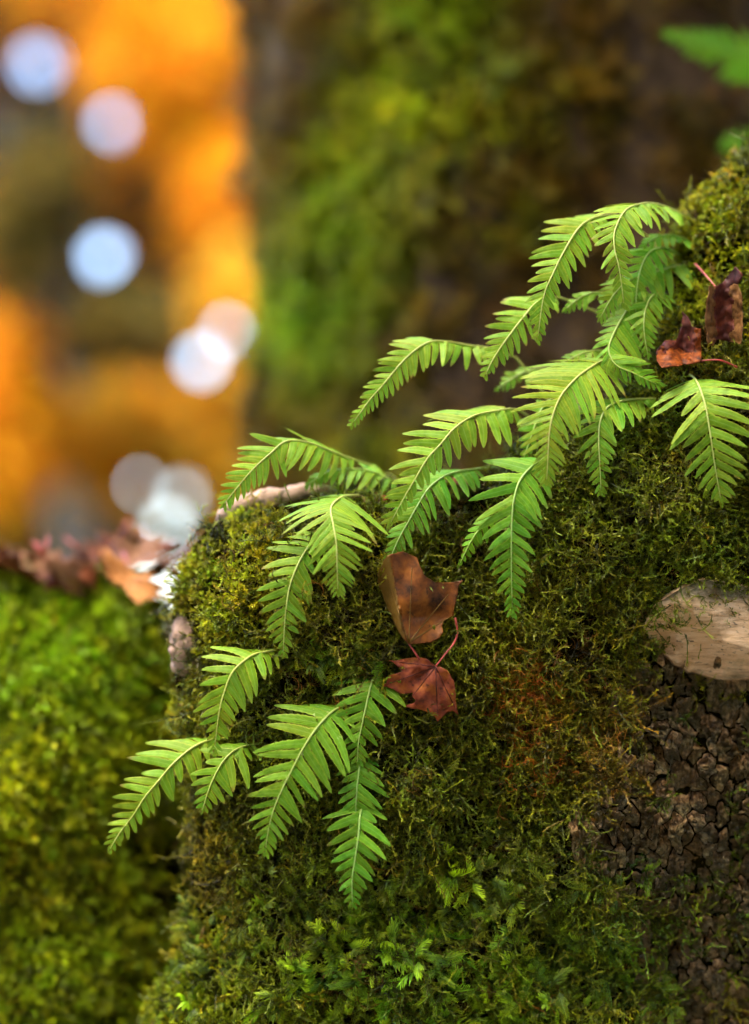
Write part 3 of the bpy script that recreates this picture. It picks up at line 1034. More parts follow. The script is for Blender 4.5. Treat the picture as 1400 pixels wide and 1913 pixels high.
BR = (1.10, 1.06, 1.15)    # bright fresh frond
MD = (1.0, 1.0, 1.0)
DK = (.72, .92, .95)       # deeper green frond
FR = [
 ('bright arching fern frond at the top of the cluster beside the moss hump', [(1296, 415, 5), (1268, 396, 3.5), (1225, 380, 2), (1190, 382, .5), (1166, 396, -.8), (1149, 432, -1.6), (1149, 466, -2), (1158, 505, -2.2), (1168, 582, -2)], 68, 68, BR, {}),
 ('drooping fern frond tucked left under the topmost frond', [(1150, 400, 3), (1115, 405, 1.5), (1085, 422, .3), (1057, 464, -.6), (1033, 512, -1.2), (1016, 555, -1.4), (1004, 640, -1.2)], 64, 54, BR, {}),
 ('fern frond whose tip hangs over the base of the long arching frond', [(1060, 560, 3), (1035, 555, 2), (1002, 566, .8), (972, 600, 0), (944, 637, -.4), (921, 672, -.6), (906, 704, -.5)], 66, 54, BR, {}),
 ('slender arching fern frond reaching out in front of the blurred trunk', [(965, 668, 4), (918, 651, 3), (878, 645, 2.3), (836, 638, 1.6), (804, 638, 1), (774, 655, .5), (745, 683, 0), (720, 714, -.3), (690, 748, -.5), (654, 798, -.4)], 58, 52, BR, dict(pitch=21)),
 ('long narrow fern frond with curled leaflets crossing above a darker frond', [(985, 775, 3), (960, 764, 1.5), (924, 768, .3), (884, 777, -1), (849, 800, -1.8), (824, 829, -2.2), (799, 856, -2.5), (777, 893, -2.7), (755, 930, -2.7), (724, 988, -2.4)], 96, 58, BR, dict(pitch=30, peak=.2, bend=.10)),
 ('darker fern frond lying under the long narrow one above the brown leaf', [(925, 872, 3), (890, 876, 2), (860, 880, 1.2), (831, 889, .3), (802, 911, -.6), (781, 943, -1.2), (763, 975, -1.5), (745, 1007, -1.7), (722, 1060, -1.6)], 60, 64, (.78, 1.0, 1.25), {}),
 ('arching fern frond at the left end of the ledge above the bark strip', [(690, 868, 4), (660, 858, 3), (620, 843, 2), (575, 826, 1), (534, 824, .2), (504, 848, -.4), (474, 875, -.8), (447, 906, -1), (412, 950, -1)], 78, 66, BR, {}),
 ('short fern frond lying flat along the mossy ledge behind', [(760, 905, 4.2), (731, 896, 3.6), (689, 879, 3), (641, 876, 2.4), (603, 886, 2), (572, 908, 1.8)], 44, 48, (.85, 1.0, 1.0), dict(pitch=22)),
 ('broad bright fern frond facing outward over a longer frond on the left', [(668, 925, 1.5), (640, 928, 0), (619, 948, -2.2), (624, 986, -3.4), (629, 1020, -3.8), (630, 1060, -3.9), (632, 1108, -3.7)], 98, 96, BR, dict(peak=.22, pitch=21, spots=.3)),
 ('long fern frond hanging partly beneath the broad bright frond', [(608, 985, 0), (592, 1000, -1), (577, 1020, -1.8), (560, 1048, -2.4), (543, 1089, -2.8), (536, 1127, -3), (532, 1166, -3), (529, 1228, -2.8)], 70, 62, (1.0, 1.03, 1.1), {}),
 ('large fern frond with yellowish leaflets in the middle of the cluster', [(1165, 668, 2), (1135, 670, .5), (1104, 686, -1), (1076, 707, -2.2), (1048, 740, -3), (1032, 780, -3.4), (1026, 820, -3.5), (1024, 860, -3.4), (1021, 904, -3.2)], 98, 84, (1.2, 1.08, 1.2), dict(spots=.5, pitch=20)),
 ('fern frond hanging just right of the large yellowish frond', [(1250, 745, 1.5), (1205, 745, .3), (1165, 748, -.8), (1136, 760, -1.8), (1122, 786, -2.4), (1119, 822, -2.7), (1121, 862, -2.8), (1124, 926, -2.6)], 66, 58, (1.0, 1.04, 1.2), dict(spots=.3)),
 ('wide fern frond hanging over the moss below the red leaf stalk', [(1290, 700, 0), (1298, 706, -1), (1308, 724, -2.4), (1319, 760, -3.2), (1326, 800, -3.5), (1332, 840, -3.6), (1338, 880, -3.5), (1349, 942, -3.2)], 98, 98, (1.05, 1.05, 1.2), dict(peak=.2, pitch=28)),
 ('curved fern frond turned edge on with leaflets stacked like a comb', [(1222, 520, 3), (1196, 545, 1.8), (1168, 585, .6), (1146, 625, -.3), (1138, 655, -.8), (1152, 682, -1.2), (1187, 698, -1.4), (1236, 722, -1.2)], 36, 74, (.88, 1.0, .85), dict(pitch=19, peak=.4, taper=.7)),
 ('fern frond spreading its leaflets under the topmost frond', [(1302, 492, 4), (1262, 497, 2.6), (1222, 508, 2), (1180, 522, .8), (1150, 546, .2), (1118, 600, .2)], 62, 66, (.92, 1.0, 1.05), dict(pitch=22)),
 ('small fern frond on the left edge below the long hanging frond', [(535, 1208, -.5), (505, 1216, -1.5), (476, 1222, -2.2), (454, 1236, -2.7), (433, 1258, -3), (418, 1296, -3.2), (409, 1334, -3.3), (400, 1408, -3.1)], 72, 62, (1.12, 1.08, .95), {}),
 ('fern frond reaching furthest out over the blurred log', [(418, 1380, 1), (395, 1382, 0), (364, 1394, -.8), (326, 1424, -1.6), (296, 1459, -2), (270, 1490, -2.2), (249, 1523, -2.3), (223, 1557, -2.3), (202, 1593, -2.2)], 72, 50, (1.1, 1.08, .95), dict(root=(452, 1392, .012))),
 ('small fern frond beside the one reaching over the log', [(488, 1388, .2), (462, 1393, -.8), (437, 1403, -1.5), (416, 1424, -2), (399, 1454, -2.3), (388, 1482, -2.4), (377, 1518, -2.3)], 58, 60, (1.0, 1.05, .9), {}),
 ('largest low fern frond with pale blisters near its base', [(655, 1318, -.8), (640, 1320, -1.8), (619, 1331, -2.6), (591, 1361, -3.4), (566, 1399, -3.8), (544, 1441, -4), (523, 1484, -4), (506, 1531, -3.9), (494, 1598, -3.6)], 90, 88, (.88, 1.0, .95), dict(spots=1.0, pitch=27, peak=.22)),
 ('fern frond touching the small red maple leaf', [(712, 1262, -.5), (700, 1266, -1.6), (693, 1281, -2.3), (686, 1310, -2.7), (678, 1348, -2.9), (670, 1388, -2.9), (668, 1430, -2.7)], 66, 64, (.82, 1.0, .95), dict(peak=.2, spots=.4)),
 ('thin shaded fern frond between two lower fronds', [(676, 1400, -1.2), (673, 1424, -2.3), (669, 1455, -2.8), (666, 1490, -3.0), (663, 1560, -2.9)], 44, 56, (.62, .88, .8), dict(pitch=20)),  # low tone puts this frond's shade into its colour
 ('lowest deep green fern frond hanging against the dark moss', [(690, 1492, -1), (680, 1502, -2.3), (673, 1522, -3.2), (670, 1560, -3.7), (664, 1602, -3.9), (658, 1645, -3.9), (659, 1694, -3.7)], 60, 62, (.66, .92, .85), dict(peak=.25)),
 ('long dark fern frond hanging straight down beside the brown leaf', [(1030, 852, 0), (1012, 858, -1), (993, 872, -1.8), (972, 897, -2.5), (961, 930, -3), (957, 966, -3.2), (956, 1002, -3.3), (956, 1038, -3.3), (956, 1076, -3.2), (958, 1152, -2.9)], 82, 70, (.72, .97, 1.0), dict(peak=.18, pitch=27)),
 ('narrow fern frond hidden behind the large yellowish frond', [(1030, 745, 1.5), (1012, 765, .8), (1000, 795, .4), (990, 825, .2), (976, 862, .2)], 34, 34, (.8, 1.0, .9), {}),
 ('small pale fern frond behind the base of the slender arching frond', [(1030, 690, 4.5), (1005, 688, 4.4), (978, 696, 4.2), (955, 708, 4), (930, 726, 4)], 34, 34, (.95, 1.0, 1.2), dict(pitch=20)),
 ('fern frond lying flat behind the large yellowish frond', [(1165, 660, 3), (1138, 655, 2.2), (1108, 655, 1.6), (1078, 664, 1.2), (1040, 684, 1)], 38, 40, (1.0, 1.03, 1.1), dict(pitch=20)),
 ('short dark fern frond right of the topmost frond', [(1305, 470, 4.5), (1290, 452, 3.4), (1265, 440, 2.6), (1235, 440, 2), (1200, 458, 1.6)], 44, 44, (.7, .95, .9), dict(pitch=24)),  # deeper green tone than its neighbours
 ('fern frond between the comb-like frond and the moss hump', [(1255, 560, 3), (1240, 548, 1.8), (1220, 552, .6), (1206, 580, -.2), (1204, 620, -.6), (1212, 668, -.6)], 50, 46, (.9, 1.0, .9), dict(pitch=21)),
 ('fern frond filling the gap under the topmost frond', [(1262, 470, 3), (1240, 462, 2), (1215, 470, 1.2), (1198, 500, .6), (1190, 545, .3), (1188, 590, .3)], 48, 46, (.8, 1.0, .9), dict(pitch=21)),
 ('small fern frond peeping out left of the comb-like frond', [(1160, 560, 3), (1140, 548, 2.4), (1112, 546, 2), (1084, 556, 1.8), (1056, 578, 1.8)], 34, 36, (.95, 1.02, 1.1), dict(pitch=20)),
 ('small twisted fern frond folded against the long dark frond', [(935, 960, -.2), (918, 968, -.8), (899, 985, -1.2), (880, 1012, -1.4), (858, 1056, -1.3)], 22, 26, (.85, 1.1, .8), dict(pitch=20, bend=.4)),
]
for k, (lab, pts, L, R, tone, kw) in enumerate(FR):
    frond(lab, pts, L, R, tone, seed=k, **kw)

# ------------------------------------------------------------------ dead leaves
def flat_leaf(outline, depth, step=3.2):
    """triangulate a px outline, lift each vertex with depth(px,py) (m behind focus)"""
    o = np.array(outline, float)
    lo, hi = o.min(0), o.max(0)
    gx_, gy_ = np.meshgrid(np.arange(lo[0], hi[0], step), np.arange(lo[1], hi[1], step))
    gp = np.stack([gx_.ravel(), gy_.ravel()], -1) + rng.normal(size=(gx_.size, 2)) * step * .15
    k = in_poly(gp[:, 0], gp[:, 1], o)
    dm = np.sqrt(((gp[:, None] - o[None]) ** 2).sum(-1)).min(1)
    gp = gp[k & (dm > step * .6)]
    allp = [Vector(p) for p in np.vstack([o, gp])]
    n_ = len(o)
    v2, _, f2, *_r = mgeo.delaunay_2d_cdt(allp, [(i, (i + 1) % n_) for i in range(n_)], [list(range(n_))], 1, 1e-4)
    v2 = np.array([tuple(v) for v in v2])
    return v2, [tuple(f) for f in f2], depth(v2[:, 0], v2[:, 1])

def add_solid(o, th=.0004):
    s = o.modifiers.new('thickness', 'SOLIDIFY')
    s.thickness = th
    s.offset = 0

def dense(outline, n):
    """rough the outline up a little"""
    p = np.array(outline, float)
    seg = np.vstack([p, p[:1]])
    out = []
    for a, b_ in zip(seg[:-1], seg[1:]):
        m_ = max(1, int(np.linalg.norm(b_ - a) / n))
        for i in range(m_):
            q = a + (b_ - a) * i / m_
            if i:
                q = q + rng.normal(size=2) * .8
            out.append(q)
    return np.array(out)

def picked_leaf(name, label, outline, depth, parts, stalk, group=None):
    """parts: list of (part name, selector(px,py)->bool, material)"""
    v2, f2, d = flat_leaf(dense(outline, 7), depth)
    vs = Pn(v2[:, 0], v2[:, 1], d)
    e = empty(name, Vector(vs.mean(0)))
    tag(e, label, 'leaf', group)
    cen = np.array([v2[list(f)].mean(0) for f in f2])
    done = np.zeros(len(f2), bool)
    for pn, sel, ma in parts:
        k = sel(cen[:, 0], cen[:, 1]) & ~done
        done |= k
        fi = [f2[i] for i in np.where(k)[0]]
        used = sorted({i for f in fi for i in f})
        mp = {a: i for i, a in enumerate(used)}
        o = link(pn, mesh_from(pn, vs[used], [tuple(mp[i] for i in f) for f in fi]), ma, e)
        add_solid(o)
    if stalk is not None:
        pts = catmull([np.array(P(*s_)) for s_ in stalk], 16)
        tv, tf = tube(pts, np.linspace(.00045, .0007, 16), 7)
        link('leaf_stalk', mesh_from('leaf_stalk', tv, tf), M['stalk'], e)
    return e

z8 = lambda l: [(640 + x / 5, 1030 + y / 5) for x, y in l]
everything = lambda x, y: np.ones(len(x), bool)
fr_at = lambda x, y: stump.front(np.asarray(x, float), np.asarray(y, float))

A = z8([(325, 230), (345, 330), (420, 520), (500, 700), (560, 810), (620, 868), (700, 865), (830, 855), (900, 820), (945, 750), (930, 700), (950, 650), (1040, 600),
        (1040, 570), (1060, 480), (1080, 350), (1130, 270), (1000, 290), (860, 290), (760, 220), (700, 60), (560, 0), (420, 40), (340, 180)])
def depA(x, y):
    fold = (x - (733 + (y - 1065) * .19))          # + right of the fold line
    return -.029 - .004 * (y - 1060) / 140 + np.where(fold < 0, -fold * .00045, fold * .00008) + .002 * np.sin(x * .06 + y * .03) + .004 * np.exp(-((y - 1155) / 22) ** 2) * (fold > 0)
leafA = picked_leaf('maple_leaf', 'folded glossy brown maple leaf resting on moss above the red leaf', A, depA,
            [('folded_edge', lambda x, y: (x - (733 + (y - 1065) * .19)) < 0, M['leaf_olive']), ('blade', everything, M['leaf_brown'])],
            [(764, 1203, -.030), (774, 1217, -.030), (784, 1232, -.027)])
for tx, ty in ((722, 1075), (770, 1060), (838, 1110), (845, 1150)):
    x = np.linspace(764, tx, 12); y = np.linspace(1200, ty, 12)
    tv, tf = tube(Pn(x, y, depA(x, y) - .0003), np.linspace(.0005, .0002, 12), 5)
    link('vein', mesh_from('vein', tv, tf), M['leaf_olive'], leafA)
B = z8([(430, 1020), (520, 1020), (600, 1000), (700, 990), (800, 1010), (870, 1070), (940, 1090), (1000, 1140), (1040, 1210), (1060, 1330), (1065, 1430), (1085, 1530), (1030, 1490), (960, 1520),
        (890, 1590), (860, 1540), (790, 1500), (700, 1470), (580, 1450), (660, 1420), (690, 1395), (650, 1355), (660, 1320), (600, 1330), (545, 1330), (480, 1290), (410, 1265), (360, 1265),
        (410, 1230), (430, 1170), (500, 1140), (560, 1120), (510, 1070), (470, 1035)])
def depB(x, y):
    # ribs radiate from the stalk at (814, 1244)
    a = np.arctan2(y - 1244, x - 814); r_ = np.hypot(x - 814, y - 1244)
    return -.026 - .0028 * np.abs(np.sin(a * 2.3 + .4)) * np.clip(r_ / 40, 0, 1) + .006 * (r_ / 100) ** 2 + .0015 * np.sin(x * .13) * np.sin(y * .1)
e = picked_leaf('maple_leaf', 'small reddish maple leaf with curled points below the brown leaf', B, depB,
                [('blade', everything, M['leaf_red'])],
                [(814, 1245, -.027), (832, 1222, -.025), (848, 1202, -.022), (855, 1182, -.021), (851, 1154, -.022)])
for q in ((890, 1590), (1085, 1530), (580, 1450), (360, 1265), (430, 1020)):
    tx, ty = 640 + q[0] / 5, 1030 + q[1] / 5
    x = np.linspace(814, 814 + (tx - 814) * .9, 10); y = np.linspace(1246, 1246 + (ty - 1246) * .9, 10)
    tv, tf = tube(Pn(x, y, depB(x, y) - .0003), np.linspace(.00045, .00015, 10), 5)
    link('vein', mesh_from('vein', tv, tf), M['leaf_maroon'], e)
zc = lambda l: [(1180 + x / 3.986, 280 + y / 3.986) for x, y in l]
Cc = zc([(580, 1010), (560, 1150), (552, 1300), (570, 1450), (610, 1462), (640, 1410), (700, 1420), (815, 1448), (832, 1300), (828, 1100), (795, 1000), (832, 930), (775, 868), (745, 910), (700, 960), (680, 990), (640, 1010)])
def depC(x, y):
    q = (x - 1355) / 32
    f0 = float(fr_at([1350], [575])[0])
    return f0 - .020 - .010 * np.abs(q) ** 1.5 + .0022 * fbm(x * .05, y * .05, 3.0)
picked_leaf('maple_leaf', 'rolled maroon and tan maple leaf standing against the moss hump', Cc, depC,
            [('rolled_edge', lambda x, y: ((x < 1338 + 7 * vnoise(x * 0, y * .09)) | (x > 1366 + 9 * vnoise(x * 0, y * .08, 4.0))) & (y > 530), M['leaf_crust']), ('blade', everything, M['leaf_maroon'])],
            [(1341, 540, float(fr_at([1340], [540])[0]) - .022), (1320, 515, float(fr_at([1320], [515])[0]) - .016), (1300, 493, float(fr_at([1300], [493])[0]) - .010)])
Dd = zc([(185, 1500), (250, 1420), (330, 1420), (370, 1330), (378, 1205), (420, 1240), (450, 1310), (520, 1330), (517, 1440), (522, 1580), (460, 1592), (330, 1612), (225, 1622), (190, 1570)])
def depD(x, y):
    f0 = float(fr_at([1275], [650])[0])
    return f0 - .022 - .0005 * np.maximum(0, y - 655) + .006 * np.exp(-((x - 1278) / 14) ** 2) + .0025 * fbm(x * .06, y * .06, 5.0)
picked_leaf('maple_leaf', 'curled dark maroon maple leaf with torn orange underside by the comb-like frond', Dd, depD,
            [('torn_underside', lambda x, y: (y > 655 + 3 * np.sin(x * .4) + 9 * vnoise(x * .12, y * .12)) | (x > 1300 + 6 * vnoise(x * .1, y * .12)), M['leaf_orange']), ('blade', everything, M['leaf_maroon'])],
            [(1306, 674, float(fr_at([1306], [674])[0]) - .018), (1345, 673, float(fr_at([1345], [673])[0]) - .016), (1378, 686, float(fr_at([1378], [686])[0]) - .016)])

# small orange leaf scraps on the ledge
for lab, cx, cy, rx, ry, dd, ma in (('small orange leaf scrap on the ledge between two fronds', 706, 927, 20, 8, .028, 'leaf_orange'),
                                    ('small brown leaf scrap on the ledge behind the darker frond', 868, 897, 26, 9, .030, 'leaf_brown')):
    out = [(cx + rx * math.cos(a) * (1 + .25 * math.sin(3 * a)), cy + ry * math.sin(a)) for a in np.linspace(0, 6.283, 18, endpoint=False)]
    picked_leaf('leaf_scrap', lab, out, lambda x, y, dd=dd, cy=cy: dd + (cy - y) * .0008, [('blade', everything, M[ma])], None)

# curled leaves on the log
def maple_outline(k=1.0):
    pr = [(0, -1), (.10, -.55), (.33, -.72), (.36, -.5), (.62, -.5), (.56, -.3), (.95, -.18), (.72, .02), (.86, .18), (.5, .28), (.62, .62), (.30, .52), (.10, .62), (0, .55)]
    pts = [(x, y) for x, y in pr] + [(-x, y) for x, y in pr[::-1][1:-1]]
    return [(x * k, y * k) for x, y in pts]
def log_leaf(label, cx, cy, d, size, rot, curl, ma):
    o = np.array(maple_outline(1.0)) * 100
    v2, f2, _ = flat_leaf(dense(o, 12), lambda x, y: x * 0, 11.0)
    x, y = v2[:, 0] / 100, v2[:, 1] / 100
    z = curl * (x * x * .8 + y * y * .5) + .10 * np.sin(x * 5) * np.cos(y * 4) + .06 * np.abs(np.sin(np.arctan2(y, x) * 2.5))
    vs = np.stack([x, y, z], -1) * size
    e = empty('maple_leaf', P(cx, cy, d))
    e.rotation_euler = rot
    tag(e, label, 'leaf', 'curled leaves lying on the log')
    o2 = bpy.data.objects.new('blade', mesh_from('blade', vs, f2)); COL.objects.link(o2); o2.parent = e
    o2.data.materials.append(M[ma]); add_solid(o2, .0006)
    tv, tf = tube([np.array((0, .55, 0)) * size, np.array((.05, .9, .08)) * size, np.array((.0, 1.3, .05)) * size], [.0009] * 3, 6)
    s2 = bpy.data.objects.new('leaf_stalk', mesh_from('leaf_stalk', tv, tf)); COL.objects.link(s2); s2.parent = e
    s2.data.materials.append(M['stalk'])
log_leaf('pale tan curled leaf lying on the crest of the mossy log', 232, 1092, 0.125, .030, (.62, .45, .5), .5, 'leaf_tan')
log_leaf('pinkish brown leaf on the log next to the stump', 262, 1048, .185, .024, (.45, .3, -.8), .5, 'leaf_mauve')
log_leaf('dark red brown leaf on the log crest behind the tan leaf', 130, 1062, .175, .028, (.5, -.3, .9), -.5, 'leaf_dark')
log_leaf('small dusty pink leaf standing among the dark leaves on the log', 82, 1048, .16, .014, (1.1, .2, .3), .5, 'leaf_mauve')
log_leaf('flat dark red leaf at the far end of the log', 22, 1066, .165, .026, (.45, .1, 1.6), .4, 'leaf_dark')

for k, (cx, cy, dd, sz) in enumerate(((60, 1068, .19, .024), (175, 1062, .20, .026), (110, 1078, .155, .022), (-30, 1062, .19, .028), (300, 1075, .20, .024), (200, 1040, .24, .026), (270, 1012, .26, .022))):
    log_leaf('dark chestnut brown curled leaf in the blurred litter along the log crest' if k % 2 else 'dull rosy brown curled leaf in the blurred litter along the log crest', cx, cy, dd, sz, (.35 + .3 * (k % 3), .3 - .2 * (k % 2), 1.1 * k), .5, 'leaf_dark' if k % 2 else 'leaf_mauve')

# ------------------------------------------------------------------ big blurred tree behind
tb = empty('maple_tree', Vector((.26, D + .68, 0)))
tag(tb, 'thick blurred maple trunk with patches of moss behind the ferns', 'tree')
na, nz_ = 140, 150
th = np.linspace(0, 2 * math.pi, na, endpoint=False)
zz = np.concatenate([np.linspace(-.1, 1.6, 110), np.linspace(1.65, 7, 40)])
TH, ZZ = np.meshgrid(th, zz)
Rr = .355 * (1 + .55 * np.exp(-np.clip(ZZ, 0, 9) / .22) * (1 + .35 * np.cos(TH * 5 + 1)) * .7) * (1 - .06 * ZZ.clip(0, 7))
Rr = Rr + .030 * fbm(np.cos(TH) * 2.2, np.sin(TH) * 2.2, ZZ * 2.0, 3) + .010 * fbm(np.cos(TH) * 9, np.sin(TH) * 9, ZZ * 9, 2)
tcx = .255 - .045 * sstep(.6, 1.2, ZZ)
vx, vy = tcx + Rr * np.cos(TH), D + .68 + Rr * .85 * np.sin(TH)
vs = np.stack([vx, vy, ZZ], -1)
fs = [(j * na + i, j * na + (i + 1) % na, (j + 1) * na + (i + 1) % na, (j + 1) * na + i) for j in range(len(zz) - 1) for i in range(na)]
me = mesh_from('trunk', vs.reshape(-1, 3), fs)
bxp, byp = to_px(vs.reshape(-1, 3))
grey = .45 * np.clip(.8 * ell(bxp, byp, 490, 40, 60, 130) + .75 * ell(bxp, byp, 1040, 70, 70, 80) + .6 * ell(bxp, byp, 780, 770, 150, 60) + .5 * ell(bxp, byp, 1020, 640, 90, 60), 0, 1)
attr(me, 'grey', grey.astype(np.float32))
link('trunk', me, M['far_bark'], tb)
# moss on it
P3 = vs[:109].reshape(-1, 3)
dn = np.stack([np.cos(TH), np.sin(TH) / .85, 0 * TH], -1)[:109].reshape(-1, 3)
idx = rng.integers(0, len(P3), 30000)
p = P3[idx] + rng.normal(size=(len(idx), 3)) * .008
nb = dn[idx]
x_, y_ = to_px(p)
band = (ell(x_, y_, 830, 60, 190, 190) + ell(x_, y_, 870, 230, 200, 90) + ell(x_, y_, 680, 400, 130, 200) + ell(x_, y_, 600, 620, 140, 200) + .8 * ell(x_, y_, 960, 430, 90, 70)
        + .7 * ell(x_, y_, 720, 860, 140, 70) + .5 * ell(x_, y_, 570, 760, 110, 100)) * 1.3
band = band * (1 + .5 * fbm(x_ * .012, y_ * .012, 2.0)) + .28
keep = (nb[:, 1] < .35) & (rng.random(len(p)) < np.clip(band, 0, 1)) & (x_ > 300) & (x_ < 1700) & (y_ < 1100)
p, nb, x_, y_, bd = p[keep], nb[keep], x_[keep], y_[keep], np.clip(band[keep], 0, 1)
ti = blobs(x_, y_, (.42, .26, .16), [(820, 40, 130, 150, (.85, 1.25, .3), .95), (900, 220, 150, 60, (1.1, 1.2, .3), .95), (760, 200, 110, 110, (.95, 1.3, .3), .95),
                                   (670, 400, 110, 170, (.9, 1.35, .3), .95), (590, 610, 110, 130, (.75, 1.35, .3), .95), (960, 420, 70, 50, (.8, .85, .3), .8), (720, 840, 130, 60, (.7, .9, .3), .8)], .10) * 1.65
scatter('trunk_moss', C_fuzz, p, nb + rng.normal(size=nb.shape) * .3, rng.uniform(1.4, 2.1, len(p)), ti, M['moss'], 'blurred green moss patches on the thick trunk behind the ferns')

# blurred ferns on that trunk, upper right
for lab, pts in (('blurred bright green fern frond on the thick trunk behind', [(1500, 190, 34), (1450, 130, 32), (1400, 105, 30), (1340, 90, 29), (1290, 75, 28), (1245, 60, 28)]),
                 ('second blurred fern frond lower on the thick trunk', [(1520, 330, 34), (1470, 290, 32), (1420, 275, 31), (1380, 268, 30), (1345, 268, 30)])):
    frond(lab, pts, 78, 82, (.8, 1.2, 1.0), seed=50 + len(lab), pitch=44, up=.0, root=(1560, pts[0][1] + 40, .40), group='blurred ferns on the thick trunk')

# ------------------------------------------------------------------ far autumn trees
HOLES = [(72, 118, 17), (208, 228, 8), (195, 478, 13), (424, 618, 5), (378, 674, 9), (340, 925, 6), (312, 980, 8), (262, 905, 1)]
SKYFREE = 1.0
def leaf_cloud(name, centers, cols, parent, size, seed, holes=True):
    """centers: list of (px, py, Y distance m, rx px, ry px, rdepth m, count)"""
    r = np.random.default_rng(seed)
    P_, C_, S_ = [], [], []
    for cx, cy, Yd, rx, ry, rd, cnt in centers:
        q = r.normal(size=(cnt, 3)); q /= np.linalg.norm(q, axis=1, keepdims=True)
        q *= (r.random(cnt) ** .45)[:, None]
        pp = Pn(cx + q[:, 0] * rx, cy + q[:, 1] * ry, Yd - D + q[:, 2] * rd)
        P_.append(pp)
    p = np.vstack(P_)
    p = p[p[:, 2] > .05]
    sz = size * r.uniform(.6, 1.2, len(p))
    if holes:
        x, y = to_px(p)
        kk = np.ones(len(p), bool)
        pxs = sz / (MPP * p[:, 1] / D)
        for hx, hy, hr in HOLES:
            kk &= np.hypot(x - hx, y - hy) > hr + pxs * .62
        p, sz = p[kk], sz[kk]
    return raw_cloud(name, p, cols, parent, sz, r)

def raw_cloud(name, p, cols, parent, sz, r):
    n_ = len(p)
    sz = np.broadcast_to(sz, (n_,)) * 1.0
    a = r.normal(size=(n_, 3)); a /= np.linalg.norm(a, axis=1, keepdims=True)
    b_ = np.cross(a, r.normal(size=(n_, 3))); b_ /= np.linalg.norm(b_, axis=1, keepdims=True)
    cN = np.cross(a, b_)
    s = sz[:, None]
    shape = [(-.5, 0, 0), (-.12, -.42, .06), (.15, -.5, .0), (.55, 0, .12), (.15, .5, 0), (-.12, .42, .06)]
    vs = np.stack([p + s * (k[0] * a + k[1] * b_ + k[2] * cN) for k in shape], 1).reshape(-1, 3)
    fs = []
    for i in range(n_):
        o = i * 6
        fs += [(o, o + 1, o + 2, o + 3), (o, o + 3, o + 4, o + 5)]
    me = mesh_from(name, vs, fs, False)
    ci = r.integers(0, len(cols), n_)
    cc = np.array(cols)[ci] * .74 * np.exp(.2 * r.normal(size=(n_, 1)))
    attr(me, 'leafcol', np.c_[np.repeat(cc, 6, 0), np.ones(n_ * 6)].astype(np.float32), 'FLOAT_COLOR')
    return link(name, me, M['canopy'], parent)

ORANGE = [(.85, .34, .010), (.9, .42, .012), (.8, .26, .012), (.85, .46, .015)]
YELLOW = [(.75, .36, .015), (.7, .42, .03), (.8, .33, .012), (.5, .34, .03)]
BROWN = [(.14, .06, .015), (.26, .12, .04), (.07, .045, .012)]
DARK = [(.045, .045, .015), (.06, .05, .018), (.035, .03, .012), (.08, .07, .02)]

def far_tree(name, label, base_px, Yd, height, rad, crown, cols, size, seed, group, limbs=5, holes=True, lean=0.0, bark='far_bark'):
    x = (base_px - 700) * MPP * Yd / D
    e = empty(name, Vector((x, Yd, 0)))
    tag(e, label, 'tree', group)
    r = np.random.default_rng(seed)
    pts = [np.array((x, Yd, -.1)), np.array((x + lean * .3, Yd, height * .35)), np.array((x + lean * .7, Yd + .1, height * .7)), np.array((x + lean, Yd, height))]
    c = catmull(pts, 20)
    vs, fs = tube(c, rad * np.linspace(1.15, .25, 20), 10)
    tr = link('trunk', mesh_from('trunk', vs, fs), M[bark], e)
    for k in range(limbs):
        cx, cy, Y2, *_ = crown[k % len(crown)]
        tip = np.array(P(cx + r.normal() * 40, cy + r.normal() * 40, Y2 - D))
        i = int(np.clip(np.interp(tip[2] - .8, c[:, 2], range(20)), 3, 16))
        lv, lf = tube(catmull([c[i], (c[i] + tip) / 2 + np.array((0, 0, .15)), tip], 8), rad * np.linspace(.4, .08, 8), 6)
        link('limb', mesh_from('limb', lv, lf), M[bark], e)
    leaf_cloud('crown', crown, cols, e, size, seed, holes)
    return e

OG = 'autumn trees glowing in the background'
far_tree('maple_tree', 'tall bright orange maple blurred beside the thick trunk', 700, 11, 6.5, .10,
         [(330, 120, 11, 190, 190, .9, 2300), (420, 360, 10.6, 110, 150, .7, 900), (250, -200, 11.5, 420, 260, 1.2, 1800), (470, 200, 11, 110, 260, .8, 1100)], ORANGE, .13, 1, OG)
far_tree('maple_tree', 'low golden maple blurred behind the left end of the ledge', 560, 9.5, 3.0, .06,
         [(250, 830, 9.5, 150, 130, .6, 1100), (440, 640, 9.3, 100, 190, .6, 1000), (420, 860, 9.3, 120, 120, .6, 500)], YELLOW, .12, 2, OG)
far_tree('maple_tree', 'orange maple sapling blurred above the far end of the log', -60, 9, 3.2, .06,
         [(0, 790, 9, 120, 190, .6, 1200), (-200, 600, 9.4, 220, 300, .8, 900), (40, 640, 9, 60, 60, .4, 150)], ORANGE, .12, 3, OG)
far_tree('maple_tree', 'brownish half bare maple blurred at the upper left', 122, 12.5, 7, .10,
         [(70, 60, 12.5, 160, 120, .8, 500), (-20, 60, 12.5, 90, 160, .6, 400), (200, 300, 12.3, 140, 90, .8, 500), (300, 420, 12.5, 120, 90, .8, 420), (20, 420, 12, 90, 120, .7, 250)], BROWN + ORANGE[:1], .13, 4, OG, lean=.1)
far_tree('evergreen_tree', 'dark blurred evergreen behind the orange maples', 130, 16, 7, .2,
         [(60, 420, 16, 170, 260, 1.2, 4200), (230, 600, 16, 190, 130, 1.0, 2600), (330, 520, 16, 130, 140, 1.0, 900), (120, 760, 16, 260, 180, 1.2, 3000), (330, 760, 16, 200, 220, 1., 1200)], DARK, .16, 5, 'dark trees far behind')
